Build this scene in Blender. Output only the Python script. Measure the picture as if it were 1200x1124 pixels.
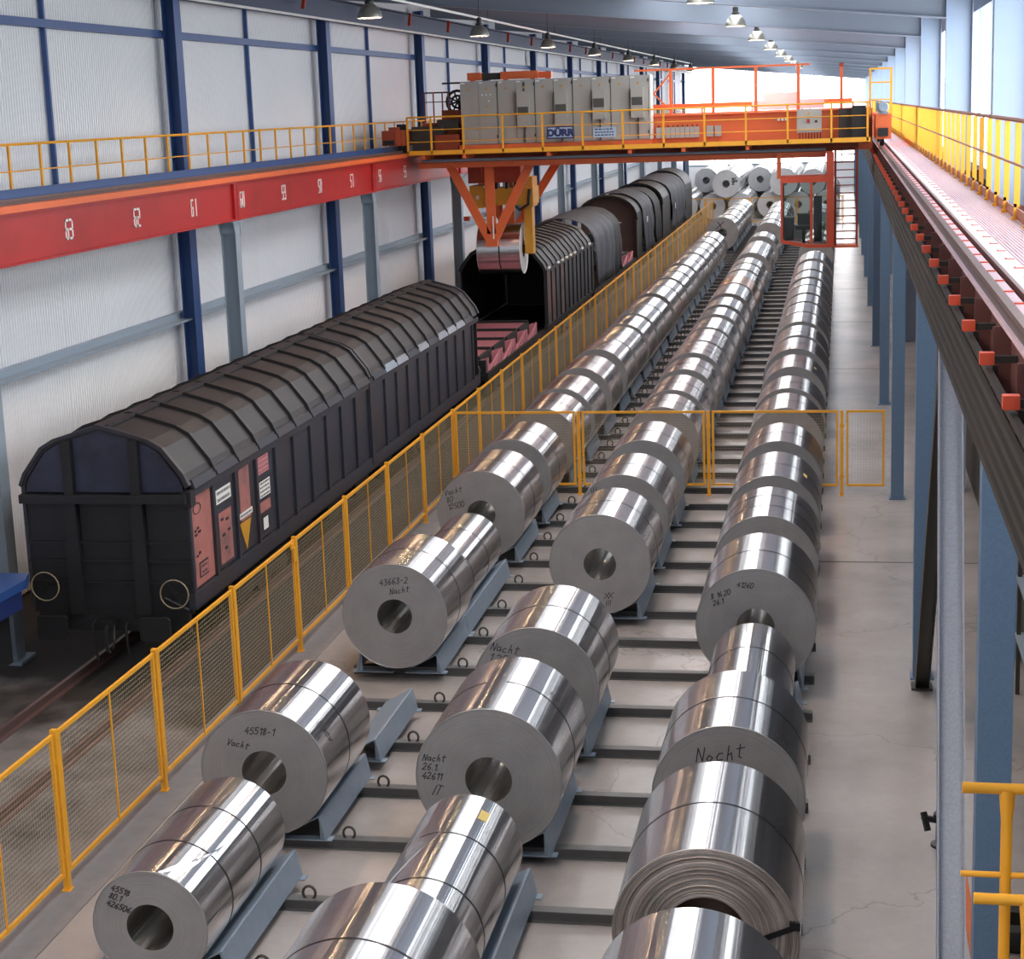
import bpy, math, random
from mathutils import Vector, Matrix
random.seed(7)
for o in list(bpy.data.objects): bpy.data.objects.remove(o)
SC = bpy.context.scene
COL = SC.collection
PI = math.pi
# ------------------------------------------------------------------ camera, world, exposure
YAW, PITCH, ROLL, FPX = -0.186393613, 0.205476564, 0.0354346524, 2088.84
def cam_axes():
    cy, sy, cp, sp = math.cos(YAW), math.sin(YAW), math.cos(PITCH), math.sin(PITCH)
    f = Vector((sy*cp, cy*cp, -sp)); r = Vector((cy, -sy, 0)); d = f.cross(r)
    cr, sr = math.cos(ROLL), math.sin(ROLL)
    return cr*r + sr*d, -sr*r + cr*d, f
cd = bpy.data.cameras.new('camera'); cam = bpy.data.objects.new('camera', cd); COL.objects.link(cam)
R_, D_, F_ = cam_axes()
m = Matrix.Identity(4)
for i in range(3):
    m[i][0] = R_[i]; m[i][1] = -D_[i]; m[i][2] = -F_[i]
m[2][3] = 9.0
cam.matrix_world = m
cd.sensor_fit = 'HORIZONTAL'; cd.sensor_width = 36; cd.lens = FPX/1200*36
cd.clip_start = 0.1; cd.clip_end = 600
SC.camera = cam
w = bpy.data.worlds.new('world'); SC.world = w; w.use_nodes = True
bg = w.node_tree.nodes['Background']; bg.inputs[0].default_value = (0.80, 0.88, 1.0, 1); bg.inputs[1].default_value = 0.5
GLAZE = 4.2      # daylit translucent glazing on the right
GLAZE_END = 3.6  # daylit end wall
LAMP = 300.0
ROOF_GLOW = 3.6        # unseen roof panes added to streak the coils and light the floor
## high bay lamp discs
SC.view_settings.view_transform = 'Standard'; SC.view_settings.look = 'None'
SC.view_settings.exposure = 0.40; SC.view_settings.gamma = 1; SC.view_settings.use_curve_mapping = False
cy_ = SC.cycles
cy_.use_denoising = True; cy_.max_bounces = 6; cy_.diffuse_bounces = 4; cy_.glossy_bounces = 4; cy_.transmission_bounces = 4
cy_.transparent_max_bounces = 8; cy_.sample_clamp_indirect = 6; cy_.caustics_reflective = False; cy_.caustics_refractive = False
cy_.use_light_tree = True

# ------------------------------------------------------------------ materials
def lin(c):
    return tuple((v/12.92 if v <= .04045 else ((v+.055)/1.055)**2.4) for v in c)
def srgb(r, g, b): return lin((r/255, g/255, b/255))
def nt(name):
    M = bpy.data.materials.new(name); M.use_nodes = True
    return M, M.node_tree, M.node_tree.nodes['Principled BSDF']
def paint(name, c, rough=.5, metal=0., var=.12, scale=3., bump=0., bscale=60., spec=None, dirt=None, dscale=.6, damt=.5):
    M, t, b = nt(name)
    N, L = t.nodes, t.links
    b.inputs['Roughness'].default_value = rough; b.inputs['Metallic'].default_value = metal
    if spec is not None: b.inputs['Specular IOR Level'].default_value = spec
    geo = N.new('ShaderNodeNewGeometry')
    nz = N.new('ShaderNodeTexNoise'); nz.inputs['Scale'].default_value = scale; nz.inputs['Detail'].default_value = 6
    L.new(geo.outputs['Position'], nz.inputs['Vector'])
    mx = N.new('ShaderNodeMix'); mx.data_type = 'RGBA'
    a = [max(0, v*(1-var)) for v in c]; d = [min(1, v*(1+var)) for v in c]
    mx.inputs[6].default_value = (*a, 1); mx.inputs[7].default_value = (*d, 1)
    L.new(nz.outputs['Fac'], mx.inputs[0])
    out = mx.outputs[2]
    if dirt:
        n2 = N.new('ShaderNodeTexNoise'); n2.inputs['Scale'].default_value = dscale; n2.inputs['Detail'].default_value = 8
        n2.inputs['Roughness'].default_value = .65
        L.new(geo.outputs['Position'], n2.inputs['Vector'])
        rp = N.new('ShaderNodeValToRGB'); rp.color_ramp.elements[0].position = .45; rp.color_ramp.elements[1].position = .7
        rp.color_ramp.elements[1].color = (damt, damt, damt, 1)
        L.new(n2.outputs['Fac'], rp.inputs[0])
        m2 = N.new('ShaderNodeMix'); m2.data_type = 'RGBA'
        m2.inputs[7].default_value = (*dirt, 1)
        L.new(rp.outputs[0], m2.inputs[0]); L.new(out, m2.inputs[6]); out = m2.outputs[2]
    L.new(out, b.inputs['Base Color'])
    if bump:
        n3 = N.new('ShaderNodeTexNoise'); n3.inputs['Scale'].default_value = bscale
        L.new(geo.outputs['Position'], n3.inputs['Vector'])
        bp = N.new('ShaderNodeBump'); bp.inputs['Strength'].default_value = bump; bp.inputs['Distance'].default_value = .02
        L.new(n3.outputs['Fac'], bp.inputs['Height']); L.new(bp.outputs[0], b.inputs['Normal'])
    return M
def emit(name, c, s):
    M, t, b = nt(name)
    b.inputs['Base Color'].default_value = (.8, .8, .8, 1)
    b.inputs['Emission Color'].default_value = (*c, 1); b.inputs['Emission Strength'].default_value = s
    return M
def coil_mat(name, c, rough=.24, var=.035):
    M, t, b = nt(name); N, L = t.nodes, t.links
    b.inputs['Metallic'].default_value = 1
    tc = N.new('ShaderNodeTexCoord'); oi = N.new('ShaderNodeObjectInfo')
    sx = N.new('ShaderNodeSeparateXYZ'); L.new(tc.outputs['Object'], sx.inputs[0])
    # faint rolling lines around the strip and small lengthwise changes
    mp = N.new('ShaderNodeMapping'); mp.inputs['Scale'].default_value = (1.2, 9, 1.2)
    L.new(tc.outputs['Object'], mp.inputs['Vector'])
    nz = N.new('ShaderNodeTexNoise'); nz.inputs['Scale'].default_value = 1.; nz.inputs['Detail'].default_value = 4
    L.new(mp.outputs[0], nz.inputs['Vector'])
    ad = N.new('ShaderNodeMath'); ad.operation = 'MULTIPLY_ADD'; ad.inputs[1].default_value = .5
    L.new(oi.outputs['Random'], ad.inputs[0]); L.new(nz.outputs['Fac'], ad.inputs[2])
    rp = N.new('ShaderNodeMapRange'); rp.inputs['From Min'].default_value = .2; rp.inputs['From Max'].default_value = 1.2
    rp.inputs['To Min'].default_value = 1-var; rp.inputs['To Max'].default_value = 1+var
    L.new(ad.outputs[0], rp.inputs['Value'])
    vm = N.new('ShaderNodeVectorMath'); vm.operation = 'SCALE'; vm.inputs[0].default_value = c
    L.new(rp.outputs[0], vm.inputs['Scale']); L.new(vm.outputs[0], b.inputs['Base Color'])
    r2 = N.new('ShaderNodeMapRange'); r2.inputs['To Min'].default_value = rough*.95; r2.inputs['To Max'].default_value = rough*1.05
    L.new(nz.outputs['Fac'], r2.inputs['Value']); L.new(r2.outputs[0], b.inputs['Roughness'])
    b.inputs['Anisotropic'].default_value = .98
    tg = N.new('ShaderNodeTangent'); tg.direction_type = 'RADIAL'; tg.axis = 'Y'
    L.new(tg.outputs[0], b.inputs['Tangent'])
    b.inputs['Anisotropic Rotation'].default_value = .25
    # slight flats along the wrap: height depends on the angle round the axis (and a little on the object)
    at = N.new('ShaderNodeMath'); at.operation = 'ARCTAN2'; L.new(sx.outputs[0], at.inputs[0]); L.new(sx.outputs[2], at.inputs[1])
    of = N.new('ShaderNodeMath'); of.operation = 'MULTIPLY_ADD'; of.inputs[1].default_value = 40
    L.new(oi.outputs['Random'], of.inputs[0]); L.new(at.outputs[0], of.inputs[2])
    n5 = N.new('ShaderNodeTexNoise'); n5.noise_dimensions = '1D'; n5.inputs['Scale'].default_value = 7; n5.inputs['Detail'].default_value = 2.5
    L.new(of.outputs[0], n5.inputs['W'])
    bp = N.new('ShaderNodeBump'); bp.inputs['Strength'].default_value = .38; bp.inputs['Distance'].default_value = .012
    L.new(n5.outputs['Fac'], bp.inputs['Height']); L.new(bp.outputs[0], b.inputs['Normal'])
    return M
def coil_face_mat(name, c, rough=.5, amp=.16, metal=.55):
    M, t, b = nt(name); N, L = t.nodes, t.links
    b.inputs['Metallic'].default_value = metal; b.inputs['Roughness'].default_value = rough
    tc = N.new('ShaderNodeTexCoord'); sx = N.new('ShaderNodeSeparateXYZ'); L.new(tc.outputs['Object'], sx.inputs[0])
    cb = N.new('ShaderNodeCombineXYZ'); L.new(sx.outputs[0], cb.inputs[0]); L.new(sx.outputs[2], cb.inputs[1])
    ln = N.new('ShaderNodeVectorMath'); ln.operation = 'LENGTH'; L.new(cb.outputs[0], ln.inputs[0])
    nz = N.new('ShaderNodeTexNoise'); nz.noise_dimensions = '1D'; nz.inputs['Scale'].default_value = 70; nz.inputs['Detail'].default_value = 5
    L.new(ln.outputs['Value'], nz.inputs['W'])
    n2 = N.new('ShaderNodeTexNoise'); n2.inputs['Scale'].default_value = 2.5; n2.inputs['Detail'].default_value = 4
    L.new(tc.outputs['Object'], n2.inputs['Vector'])
    ad = N.new('ShaderNodeMath'); ad.operation = 'ADD'; L.new(nz.outputs['Fac'], ad.inputs[0]); L.new(n2.outputs['Fac'], ad.inputs[1])
    rp = N.new('ShaderNodeMapRange'); rp.inputs['From Min'].default_value = .6; rp.inputs['From Max'].default_value = 1.4
    rp.inputs['To Min'].default_value = 1-amp; rp.inputs['To Max'].default_value = 1+amp; L.new(ad.outputs[0], rp.inputs['Value'])
    vm = N.new('ShaderNodeVectorMath'); vm.operation = 'SCALE'; vm.inputs[0].default_value = c
    L.new(rp.outputs[0], vm.inputs['Scale']); L.new(vm.outputs[0], b.inputs['Base Color'])
    bp = N.new('ShaderNodeBump'); bp.inputs['Strength'].default_value = .25; bp.inputs['Distance'].default_value = .01
    L.new(nz.outputs['Fac'], bp.inputs['Height']); L.new(bp.outputs[0], b.inputs['Normal'])
    return M
def glass_mat(name, c=(.9, .95, .95)):
    M, t, b = nt(name); N, L = t.nodes, t.links
    tr = N.new('ShaderNodeBsdfTransparent'); tr.inputs[0].default_value = (*c, 1)
    gl = N.new('ShaderNodeBsdfGlossy'); gl.inputs['Roughness'].default_value = .03
    fr = N.new('ShaderNodeFresnel'); fr.inputs[0].default_value = 1.45
    mx = N.new('ShaderNodeMixShader'); L.new(fr.outputs[0], mx.inputs[0]); L.new(tr.outputs[0], mx.inputs[1]); L.new(gl.outputs[0], mx.inputs[2])
    L.new(mx.outputs[0], N['Material Output'].inputs['Surface'])
    return M
def floor_mat(name, c1, c2, rough=.38):
    M, t, b = nt(name); N, L = t.nodes, t.links
    g = N.new('ShaderNodeNewGeometry')
    n1 = N.new('ShaderNodeTexNoise'); n1.inputs['Scale'].default_value = .35; n1.inputs['Detail'].default_value = 8; n1.inputs['Roughness'].default_value = .6
    n2 = N.new('ShaderNodeTexNoise'); n2.inputs['Scale'].default_value = 9; n2.inputs['Detail'].default_value = 8
    L.new(g.outputs['Position'], n1.inputs['Vector']); L.new(g.outputs['Position'], n2.inputs['Vector'])
    rp = N.new('ShaderNodeValToRGB'); rp.color_ramp.elements[0].position = .35; rp.color_ramp.elements[1].position = .65
    rp.color_ramp.elements[0].color = (*c1, 1); rp.color_ramp.elements[1].color = (*c2, 1)
    L.new(n1.outputs['Fac'], rp.inputs[0])
    m2 = N.new('ShaderNodeMix'); m2.data_type = 'RGBA'; m2.blend_type = 'MULTIPLY'; m2.inputs[0].default_value = .08
    r2 = N.new('ShaderNodeValToRGB'); r2.color_ramp.elements[0].position = .3; r2.color_ramp.elements[0].color = (.55, .52, .5, 1); r2.color_ramp.elements[1].position = .6
    L.new(n2.outputs['Fac'], r2.inputs[0]); L.new(rp.outputs[0], m2.inputs[6]); L.new(r2.outputs[0], m2.inputs[7])
    # thin wandering cracks
    vo = N.new('ShaderNodeTexVoronoi'); vo.feature = 'DISTANCE_TO_EDGE'; vo.inputs['Scale'].default_value = .16; vo.inputs['Randomness'].default_value = 1
    n4 = N.new('ShaderNodeTexNoise'); n4.inputs['Scale'].default_value = 1.2; n4.inputs['Detail'].default_value = 6
    vm = N.new('ShaderNodeVectorMath'); vm.operation = 'MULTIPLY_ADD'; vm.inputs[1].default_value = (1.4, 1.4, 1.4)
    L.new(g.outputs['Position'], n4.inputs['Vector']); L.new(n4.outputs['Color'], vm.inputs[0]); L.new(g.outputs['Position'], vm.inputs[2])
    L.new(vm.outputs[0], vo.inputs['Vector'])
    r3 = N.new('ShaderNodeValToRGB'); r3.color_ramp.elements[0].color = (.74, .72, .70, 1); r3.color_ramp.elements[1].position = .0018
    L.new(vo.outputs['Distance'], r3.inputs[0])
    m3 = N.new('ShaderNodeMix'); m3.data_type = 'RGBA'; m3.blend_type = 'MULTIPLY'; m3.inputs[0].default_value = 1
    L.new(m2.outputs[2], m3.inputs[6]); L.new(r3.outputs[0], m3.inputs[7])
    L.new(m3.outputs[2], b.inputs['Base Color'])
    rr = N.new('ShaderNodeMapRange'); rr.inputs['To Min'].default_value = rough*.95; rr.inputs['To Max'].default_value = rough*1.08
    L.new(n2.outputs['Fac'], rr.inputs['Value']); L.new(rr.outputs[0], b.inputs['Roughness'])
    return M

MT = dict(
 floor=floor_mat('concrete floor', srgb(148, 143, 141), srgb(174, 168, 165), .24),
 track=paint('track bed', srgb(124, 120, 118), .8, var=.35, scale=1.5, dirt=srgb(40, 36, 34), dscale=.5, damt=.8, bump=.3, bscale=25),
 bardark=paint('conductor bar', srgb(42, 38, 33), .6, var=.2),
 trackdark=paint('dark track bed', srgb(58, 54, 52), .75, var=.35, scale=1.5, bump=.3, bscale=25),
 kerb=paint('kerb concrete', srgb(128, 126, 128), .7, var=.2, scale=4),
 joint=paint('joint', srgb(60, 55, 52), .8),
 wall=paint('white sheet', (.86, .865, .89), .45, var=.03, scale=1),
 wallline=paint('sheet joint', srgb(140, 140, 150), .5),
 dkwall=paint('dark lower wall', srgb(60, 56, 54), .8, var=.25, scale=1),
 blue=paint('blue steel', srgb(50, 82, 136), .45, var=.12, scale=2),
 dkblue=paint('dark blue steel', srgb(36, 50, 84), .5, var=.12, scale=2),
 galv=paint('grey blue steel', srgb(142, 158, 172), .45, var=.12, scale=30),
 colblue=paint('blue grey column steel', srgb(94, 120, 148), .4, var=.2, scale=40),
 strut=paint('galvanised strut', srgb(150, 155, 166), .4, metal=.2, var=.25, scale=35),
 darksteel=paint('dark steel', srgb(60, 56, 52), .5, var=.2, scale=5),
 black=paint('black', srgb(22, 22, 23), .5, var=.2),
 ceil=paint('roof deck', srgb(122, 130, 142), .6, var=.05, scale=1),
 beam=paint('roof beam', srgb(128, 138, 152), .5, var=.05, scale=2),
 colwhite=paint('pale wall column', srgb(150, 166, 186), .5, var=.05),
 red=paint('girder red', srgb(172, 34, 36), .42, var=.1, scale=2, dirt=srgb(120, 26, 24), dscale=.8, damt=.4),
 oxide=paint('brown red girder', srgb(96, 56, 50), .55, var=.2, scale=3),
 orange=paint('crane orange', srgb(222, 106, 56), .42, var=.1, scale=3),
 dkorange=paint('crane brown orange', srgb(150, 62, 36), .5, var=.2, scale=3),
 redor=paint('bracket red orange', srgb(204, 78, 48), .45),
 yellow=paint('safety yellow', srgb(238, 170, 46), .42, var=.08, scale=5),
 ochre=paint('grab yellow', srgb(206, 150, 48), .45, var=.15, scale=5),
 wire=paint('mesh wire', srgb(196, 178, 140), .4, var=.1),
 cabinet=paint('cabinet grey', srgb(168, 166, 160), .45, var=.04),
 cabdark=paint('vent dark', srgb(72, 72, 70), .5),
 cabside=paint('cabinet pale side', srgb(225, 225, 220), .45),
 white=paint('white', srgb(236, 236, 232), .5, var=.03),
 signblue=paint('sign blue', srgb(34, 48, 98), .4, var=.03),
 platebl=paint('rating plate', srgb(168, 184, 204), .4, var=.03),
 strap=paint('strap', srgb(40, 40, 44), .4, metal=.5),
 ink=paint('marker ink', srgb(44, 42, 50), .6),
 beamgrey=paint('skid beam', srgb(98, 99, 100), .5, metal=.2, var=.2, scale=6),
 cradle=paint('cradle grey blue', srgb(140, 156, 172), .42, metal=.25, var=.15, scale=6),
 wagon=paint('wagon grey', srgb(46, 49, 60), .5, var=.2, scale=2, dirt=srgb(58, 48, 44), dscale=.7, damt=.7),
 wagonroof=paint('wagon roof', srgb(44, 42, 45), .55, var=.18, scale=1.5, dirt=srgb(34, 33, 36), dscale=.8, damt=.7),
 wagonend=paint('wagon end', srgb(30, 31, 34), .5, var=.3, scale=2),
 wagonsheen=paint('wagon end blue sheen', srgb(46, 50, 70), .4, var=.6, scale=1.6, dirt=srgb(24,24,26), dscale=1.4, damt=.9),  # bluish patches painted in for light reflected on the upper end panels
 brown=paint('hood brown', srgb(70, 50, 44), .6, var=.25, scale=2),
 wagonpink=paint('faded red panel', srgb(176, 112, 104), .6, var=.22, scale=2.5, dirt=srgb(88, 80, 84), dscale=1.6, damt=.8),
 tarp=paint('tarpaulin', srgb(56, 59, 68), .65, var=.4, scale=4, bump=.5, bscale=12),
 tarpdk=paint('dark tarpaulin', srgb(34, 36, 40), .65, var=.3, scale=3, bump=.4, bscale=12),
 hoodpink=paint('faded hood panel', srgb(112, 84, 80), .6, var=.3, scale=3, dirt=srgb(52, 48, 52), dscale=2, damt=.9),
 pink=paint('cradle pink', srgb(196, 128, 138), .55, var=.12, scale=3),
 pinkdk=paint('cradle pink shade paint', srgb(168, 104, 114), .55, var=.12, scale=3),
 railsteel=paint('rail steel', srgb(104, 82, 78), .4, metal=.15, var=.2, scale=8),
 walk=paint('walkway plate', srgb(214, 206, 210), .5, var=.08, scale=8),
 walkgrid=paint('walkway grating', srgb(206, 180, 188), .5, var=.1, scale=10),
 kick=paint('kick board brown', srgb(150, 86, 54), .5, var=.15, scale=8),
 lampshade=paint('lamp reflector', srgb(150, 150, 142), .3, metal=.7, var=.1),
 lamp=emit('lamp disc', (1, .66, .42), LAMP),
 glaze=emit('daylit glazing', (.90, .95, 1), GLAZE),
 roofglow=emit('added roof glow', (.95, .97, 1), ROOF_GLOW),
 glazeend=emit('daylit end glazing', (1, .98, .97), GLAZE_END),
 coil=coil_mat('rolled aluminium', (.74, .735, .74), .23),
 coilw=coil_mat('rolled aluminium bright', (.86, .86, .87), .2),
 coilbrown=coil_mat('brownish strip', (.55, .44, .40), .4),
 cface=coil_face_mat('coil end', (.35, .35, .355)),
 crough=coil_face_mat('rough coil end', (.46, .42, .40), .5, .35),
 cbore=coil_mat('bore', (.50, .49, .47), .3),
 core=paint('rust core', srgb(120, 78, 56), .7),
 cwhite=paint('bright coil end', srgb(226, 228, 230), .4, metal=.2),
 yellowtag=paint('yellow sticker', srgb(214, 190, 110), .5),
 glass=glass_mat('cab glass', (.72, .76, .74)),
 rubber=paint('rubber', srgb(30, 30, 30), .8),
 wood=paint('orange brown wood', srgb(190, 104, 62), .6, var=.2, scale=8),
 wheelr=paint('hand wheel', srgb(160, 148, 120), .4),
 bluedeck=paint('blue deck', srgb(44, 78, 140), .4, var=.1),
 plate=paint('floor plate', srgb(92, 90, 90), .4, metal=.4, var=.2, scale=4),
)
def darken_track(M):
    """track bed goes darker from the near wagon onward, with a ragged edge"""
    t = M.node_tree; N, L = t.nodes, t.links; b = N['Principled BSDF']
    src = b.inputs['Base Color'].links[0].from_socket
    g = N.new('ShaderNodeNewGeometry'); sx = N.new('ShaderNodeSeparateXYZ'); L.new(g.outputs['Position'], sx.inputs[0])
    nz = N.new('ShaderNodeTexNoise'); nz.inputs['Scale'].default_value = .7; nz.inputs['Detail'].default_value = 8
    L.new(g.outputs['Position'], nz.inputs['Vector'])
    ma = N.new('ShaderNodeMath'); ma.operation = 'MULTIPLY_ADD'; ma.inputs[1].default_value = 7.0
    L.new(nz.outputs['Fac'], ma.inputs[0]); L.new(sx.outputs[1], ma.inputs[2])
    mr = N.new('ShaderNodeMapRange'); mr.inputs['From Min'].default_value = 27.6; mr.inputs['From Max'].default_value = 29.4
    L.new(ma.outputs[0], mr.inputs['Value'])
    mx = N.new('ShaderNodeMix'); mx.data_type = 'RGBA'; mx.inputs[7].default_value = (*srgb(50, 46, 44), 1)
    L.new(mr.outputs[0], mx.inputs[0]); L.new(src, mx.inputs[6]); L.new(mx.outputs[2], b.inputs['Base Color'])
darken_track(MT['track'])
# ------------------------------------------------------------------ mesh builder
STUFF = ('wire_mesh','stencil_marks','sign_lettering','plate_lettering','handwriting','printed_marks','grating_bars','door_hinges','cabinet_tag','cable_tails','socket_row','warning_triangle','indicator_lamp')
class MB:
    def __init__(s): s.v = []; s.f = []; s.mi = []; s.sm = []; s.cur = 0; s.smooth = False
    def mat(s, i): s.cur = i; return s
    def add(s, vs, fs):
        o = len(s.v); s.v += [tuple(v) for v in vs]
        for f in fs:
            s.f.append(tuple(i+o for i in f)); s.mi.append(s.cur); s.sm.append(s.smooth)
        return s
    def box(s, x0, x1, y0, y1, z0, z1):
        return s.add([(x0,y0,z0),(x1,y0,z0),(x1,y1,z0),(x0,y1,z0),(x0,y0,z1),(x1,y0,z1),(x1,y1,z1),(x0,y1,z1)],
            [(0,3,2,1),(4,5,6,7),(0,1,5,4),(1,2,6,5),(2,3,7,6),(3,0,4,7)])
    def bar(s, p, q, w, h, up=(0,0,1)):
        p = Vector(p); q = Vector(q); d = (q-p).normalized(); u = Vector(up)
        if abs(d.dot(u)) > .98: u = Vector((0,1,0))
        sd = d.cross(u).normalized(); u = sd.cross(d)
        a = sd*w/2; b = u*h/2; vs = []
        for c in (p, q): vs += [c-a-b, c+a-b, c+a+b, c-a+b]
        return s.add(vs, [(0,3,2,1),(4,5,6,7),(0,1,5,4),(1,2,6,5),(2,3,7,6),(3,0,4,7)])
    def tube(s, pts, r, n=8, closed=False):
        pts = [Vector(p) for p in pts]; vs = []; fs = []; k = len(pts); prev = None
        for i, p in enumerate(pts):
            if closed: d = pts[(i+1) % k]-pts[i-1]
            else: d = (pts[min(i+1, k-1)]-pts[max(i-1, 0)])
            d.normalize()
            if prev is None:
                u = Vector((0,0,1)) if abs(d.z) < .9 else Vector((1,0,0))
                a = d.cross(u).normalized()
            else:
                a = (prev-d*prev.dot(d)).normalized()
            prev = a; b = d.cross(a)
            for j in range(n):
                t = 2*PI*j/n; vs.append(p+a*math.cos(t)*r+b*math.sin(t)*r)
        for i in range(k if closed else k-1):
            for j in range(n):
                i2 = (i+1) % k
                fs.append((i*n+j, i*n+(j+1) % n, i2*n+(j+1) % n, i2*n+j))
        if not closed:
            fs.append(tuple(range(n))[::-1]); fs.append(tuple((k-1)*n+j for j in range(n)))
        sm = s.smooth; s.smooth = True; s.add(vs, fs); s.smooth = sm
        return s
    def lathe(s, prof, c, axis='y', n=24, closed=False):
        # prof: (radius, along); axis through c
        vs = []; fs = []; k = len(prof)
        for r, h in prof:
            for j in range(n):
                t = 2*PI*j/n; a, b = r*math.cos(t), r*math.sin(t)
                if axis == 'y': vs.append((c[0]+a, c[1]+h, c[2]+b))
                elif axis == 'z': vs.append((c[0]+a, c[1]+b, c[2]+h))
                else: vs.append((c[0]+h, c[1]+a, c[2]+b))
        for i in range(k if closed else k-1):
            i2 = (i+1) % k
            for j in range(n):
                f = (i*n+j, i*n+(j+1) % n, i2*n+(j+1) % n, i2*n+j)
                fs.append(f if axis != 'y' else f[::-1])
        sm = s.smooth; s.smooth = True; s.add(vs, fs); s.smooth = sm
        return s
    def prism(s, poly, a0, a1, axis='y'):
        n = len(poly); vs = []
        for a in (a0, a1):
            for u, v in poly:
                vs.append((u, a, v) if axis == 'y' else (a, u, v) if axis == 'x' else (u, v, a))
        fs = [tuple(range(n)), tuple(range(2*n-1, n-1, -1))]
        for i in range(n):
            j = (i+1) % n; fs.append((i, i+n, j+n, j))
        return s.add(vs, fs)
    def build(s, name, mats, parent=None, loc=None, sharp=True, label=None):
        me = bpy.data.meshes.new(name)
        base = wloc(parent) if (parent is not None and loc is None) else Vector((0,0,0))
        me.from_pydata([(v[0]-base.x, v[1]-base.y, v[2]-base.z) for v in s.v], [], s.f)
        if not isinstance(mats, (list, tuple)): mats = [mats]
        for k in mats: me.materials.append(MT[k])
        me.polygons.foreach_set('material_index', s.mi)
        me.polygons.foreach_set('use_smooth', s.sm)
        if any(s.sm) and sharp: me.set_sharp_from_angle(angle=math.radians(35))
        me.update()
        return link(name, me, parent, loc, label)
def link(name, me, parent=None, loc=None, label=None):
    o = bpy.data.objects.new(name, me); COL.objects.link(o)
    if parent is not None: o.parent = parent
    if loc is not None: o.location = loc
    if label: o['label'] = label
    if name in STUFF: o['kind'] = 'stuff'
    return o
def wloc(o):
    v = Vector((0,0,0))
    while o is not None: v = v+o.location; o = o.parent
    return v
def fix_normals(o):
    import bmesh
    bm = bmesh.new(); bm.from_mesh(o.data); bmesh.ops.recalc_face_normals(bm, faces=bm.faces); bm.to_mesh(o.data); bm.free(); return o
def tag(o, label, cat, group=None):
    o['label'] = label; o['category'] = cat
    if group: o['group'] = group
    return o
def root(name, label, cat, loc, group=None):
    o = bpy.data.objects.new(name, None); COL.objects.link(o); o.location = loc
    o.empty_display_size = .3
    return tag(o, label, cat, group)
def struct(o): o['kind'] = 'structure'; return o
ORD = ['zeroth','first','second','third','fourth','fifth','sixth','seventh','eighth','ninth','tenth','eleventh','twelfth','thirteenth','fourteenth','fifteenth','sixteenth','seventeenth','eighteenth','nineteenth','twentieth']
TENS = {2:'twenty',3:'thirty',4:'forty',5:'fifty',6:'sixty',7:'seventy',8:'eighty'}
def nth(i):
    if i <= 20: return ORD[i]
    t, u = divmod(i, 10)
    return TENS[t]+'-'+ORD[u] if u else TENS[t][:-1]+'ieth'
# ------------------------------------------------------------------ lettering
GL = {
 '0':[[(0,.3),(.1,0),(.35,0),(.5,.3),(.5,.7),(.35,1),(.1,1),(0,.7),(0,.3)]],
 '1':[[(.05,.75),(.3,1),(.28,0)]], '2':[[(0,.8),(.2,1),(.45,.85),(.4,.55),(0,0),(.5,.03)]],
 '3':[[(0,.9),(.3,1),(.45,.8),(.2,.55),(.5,.3),(.3,0),(0,.1)]], '4':[[(.35,1),(0,.35),(.5,.38)],[(.4,.6),(.36,0)]],
 '5':[[(.5,1),(.1,.97),(.05,.55),(.35,.6),(.5,.3),(.3,0),(0,.1)]], '6':[[(.4,1),(.05,.5),(.05,.15),(.3,0),(.48,.2),(.35,.45),(.05,.35)]],
 '7':[[(0,1),(.5,.97),(.2,0)]], '8':[[(.3,.52),(.05,.75),(.25,1),(.45,.78),(.05,.25),(.25,0),(.5,.25),(.3,.52)]],
 '9':[[(.45,.7),(.2,.5),(.03,.75),(.2,1),(.45,.85),(.4,0)]], '.':[[(.1,.02),(.14,.06)]], '-':[[(.05,.45),(.4,.48)]],
 'N':[[(0,0),(.05,1),(.42,.05),(.5,1)]], 'a':[[(.4,.5),(.15,.55),(0,.25),(.15,0),(.4,.15),(.42,.5),(.48,0)]],
 'c':[[(.4,.5),(.15,.5),(0,.25),(.12,0),(.42,.08)]], 'h':[[(.05,0),(.1,1)],[(.07,.35),(.3,.5),(.4,0)]],
 't':[[(.2,.95),(.18,.1),(.35,0)],[(0,.65),(.5,.72)]], 'V':[[(0,1),(.2,0),(.5,1)]], 'o':[[(.2,0),(0,.25),(.15,.5),(.4,.3),(.2,0)]],
 'l':[[(.15,0),(.2,1)]], 'u':[[(0,.5),(.08,.05),(.3,.05),(.38,.5),(.42,0)]], 'I':[[(.2,0),(.22,1)]], 'T':[[(0,1),(.5,1)],[(.25,1),(.25,0)]],
 'F':[[(.05,0),(.05,1),(.45,1)],[(.05,.55),(.35,.55)]], 'R':[[(.05,0),(.05,1),(.4,.9),(.4,.6),(.05,.5),(.5,0)]], 'X':[[(0,0),(.9,1)],[(.05,1),(.85,0)]],
 'B':[[(.05,0),(.05,1),(.4,.85),(.05,.52),(.45,.28),(.05,0)]], 'e':[[(0,.28),(.38,.3),(.2,.52),(0,.28),(.1,0),(.4,.08)]], 'r':[[(.05,.5),(.08,0)],[(.08,.3),(.35,.52)]], ' ':[], 
}
def strokes(txt, size, slant=.22, jit=.07):
    rnd = random.Random(txt); out = []; x = 0
    for ch in txt:
        dy = rnd.uniform(-jit, jit)
        for pl in GL.get(ch, []):
            out.append([((x+p[0]+slant*p[1])*size, (p[1]+dy+x*.03)*size) for p in pl])
        x += {'.':.3, ' ':.4, '1':.45, 'l':.35, 'I':.35}.get(ch, .68)
    return out
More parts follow.
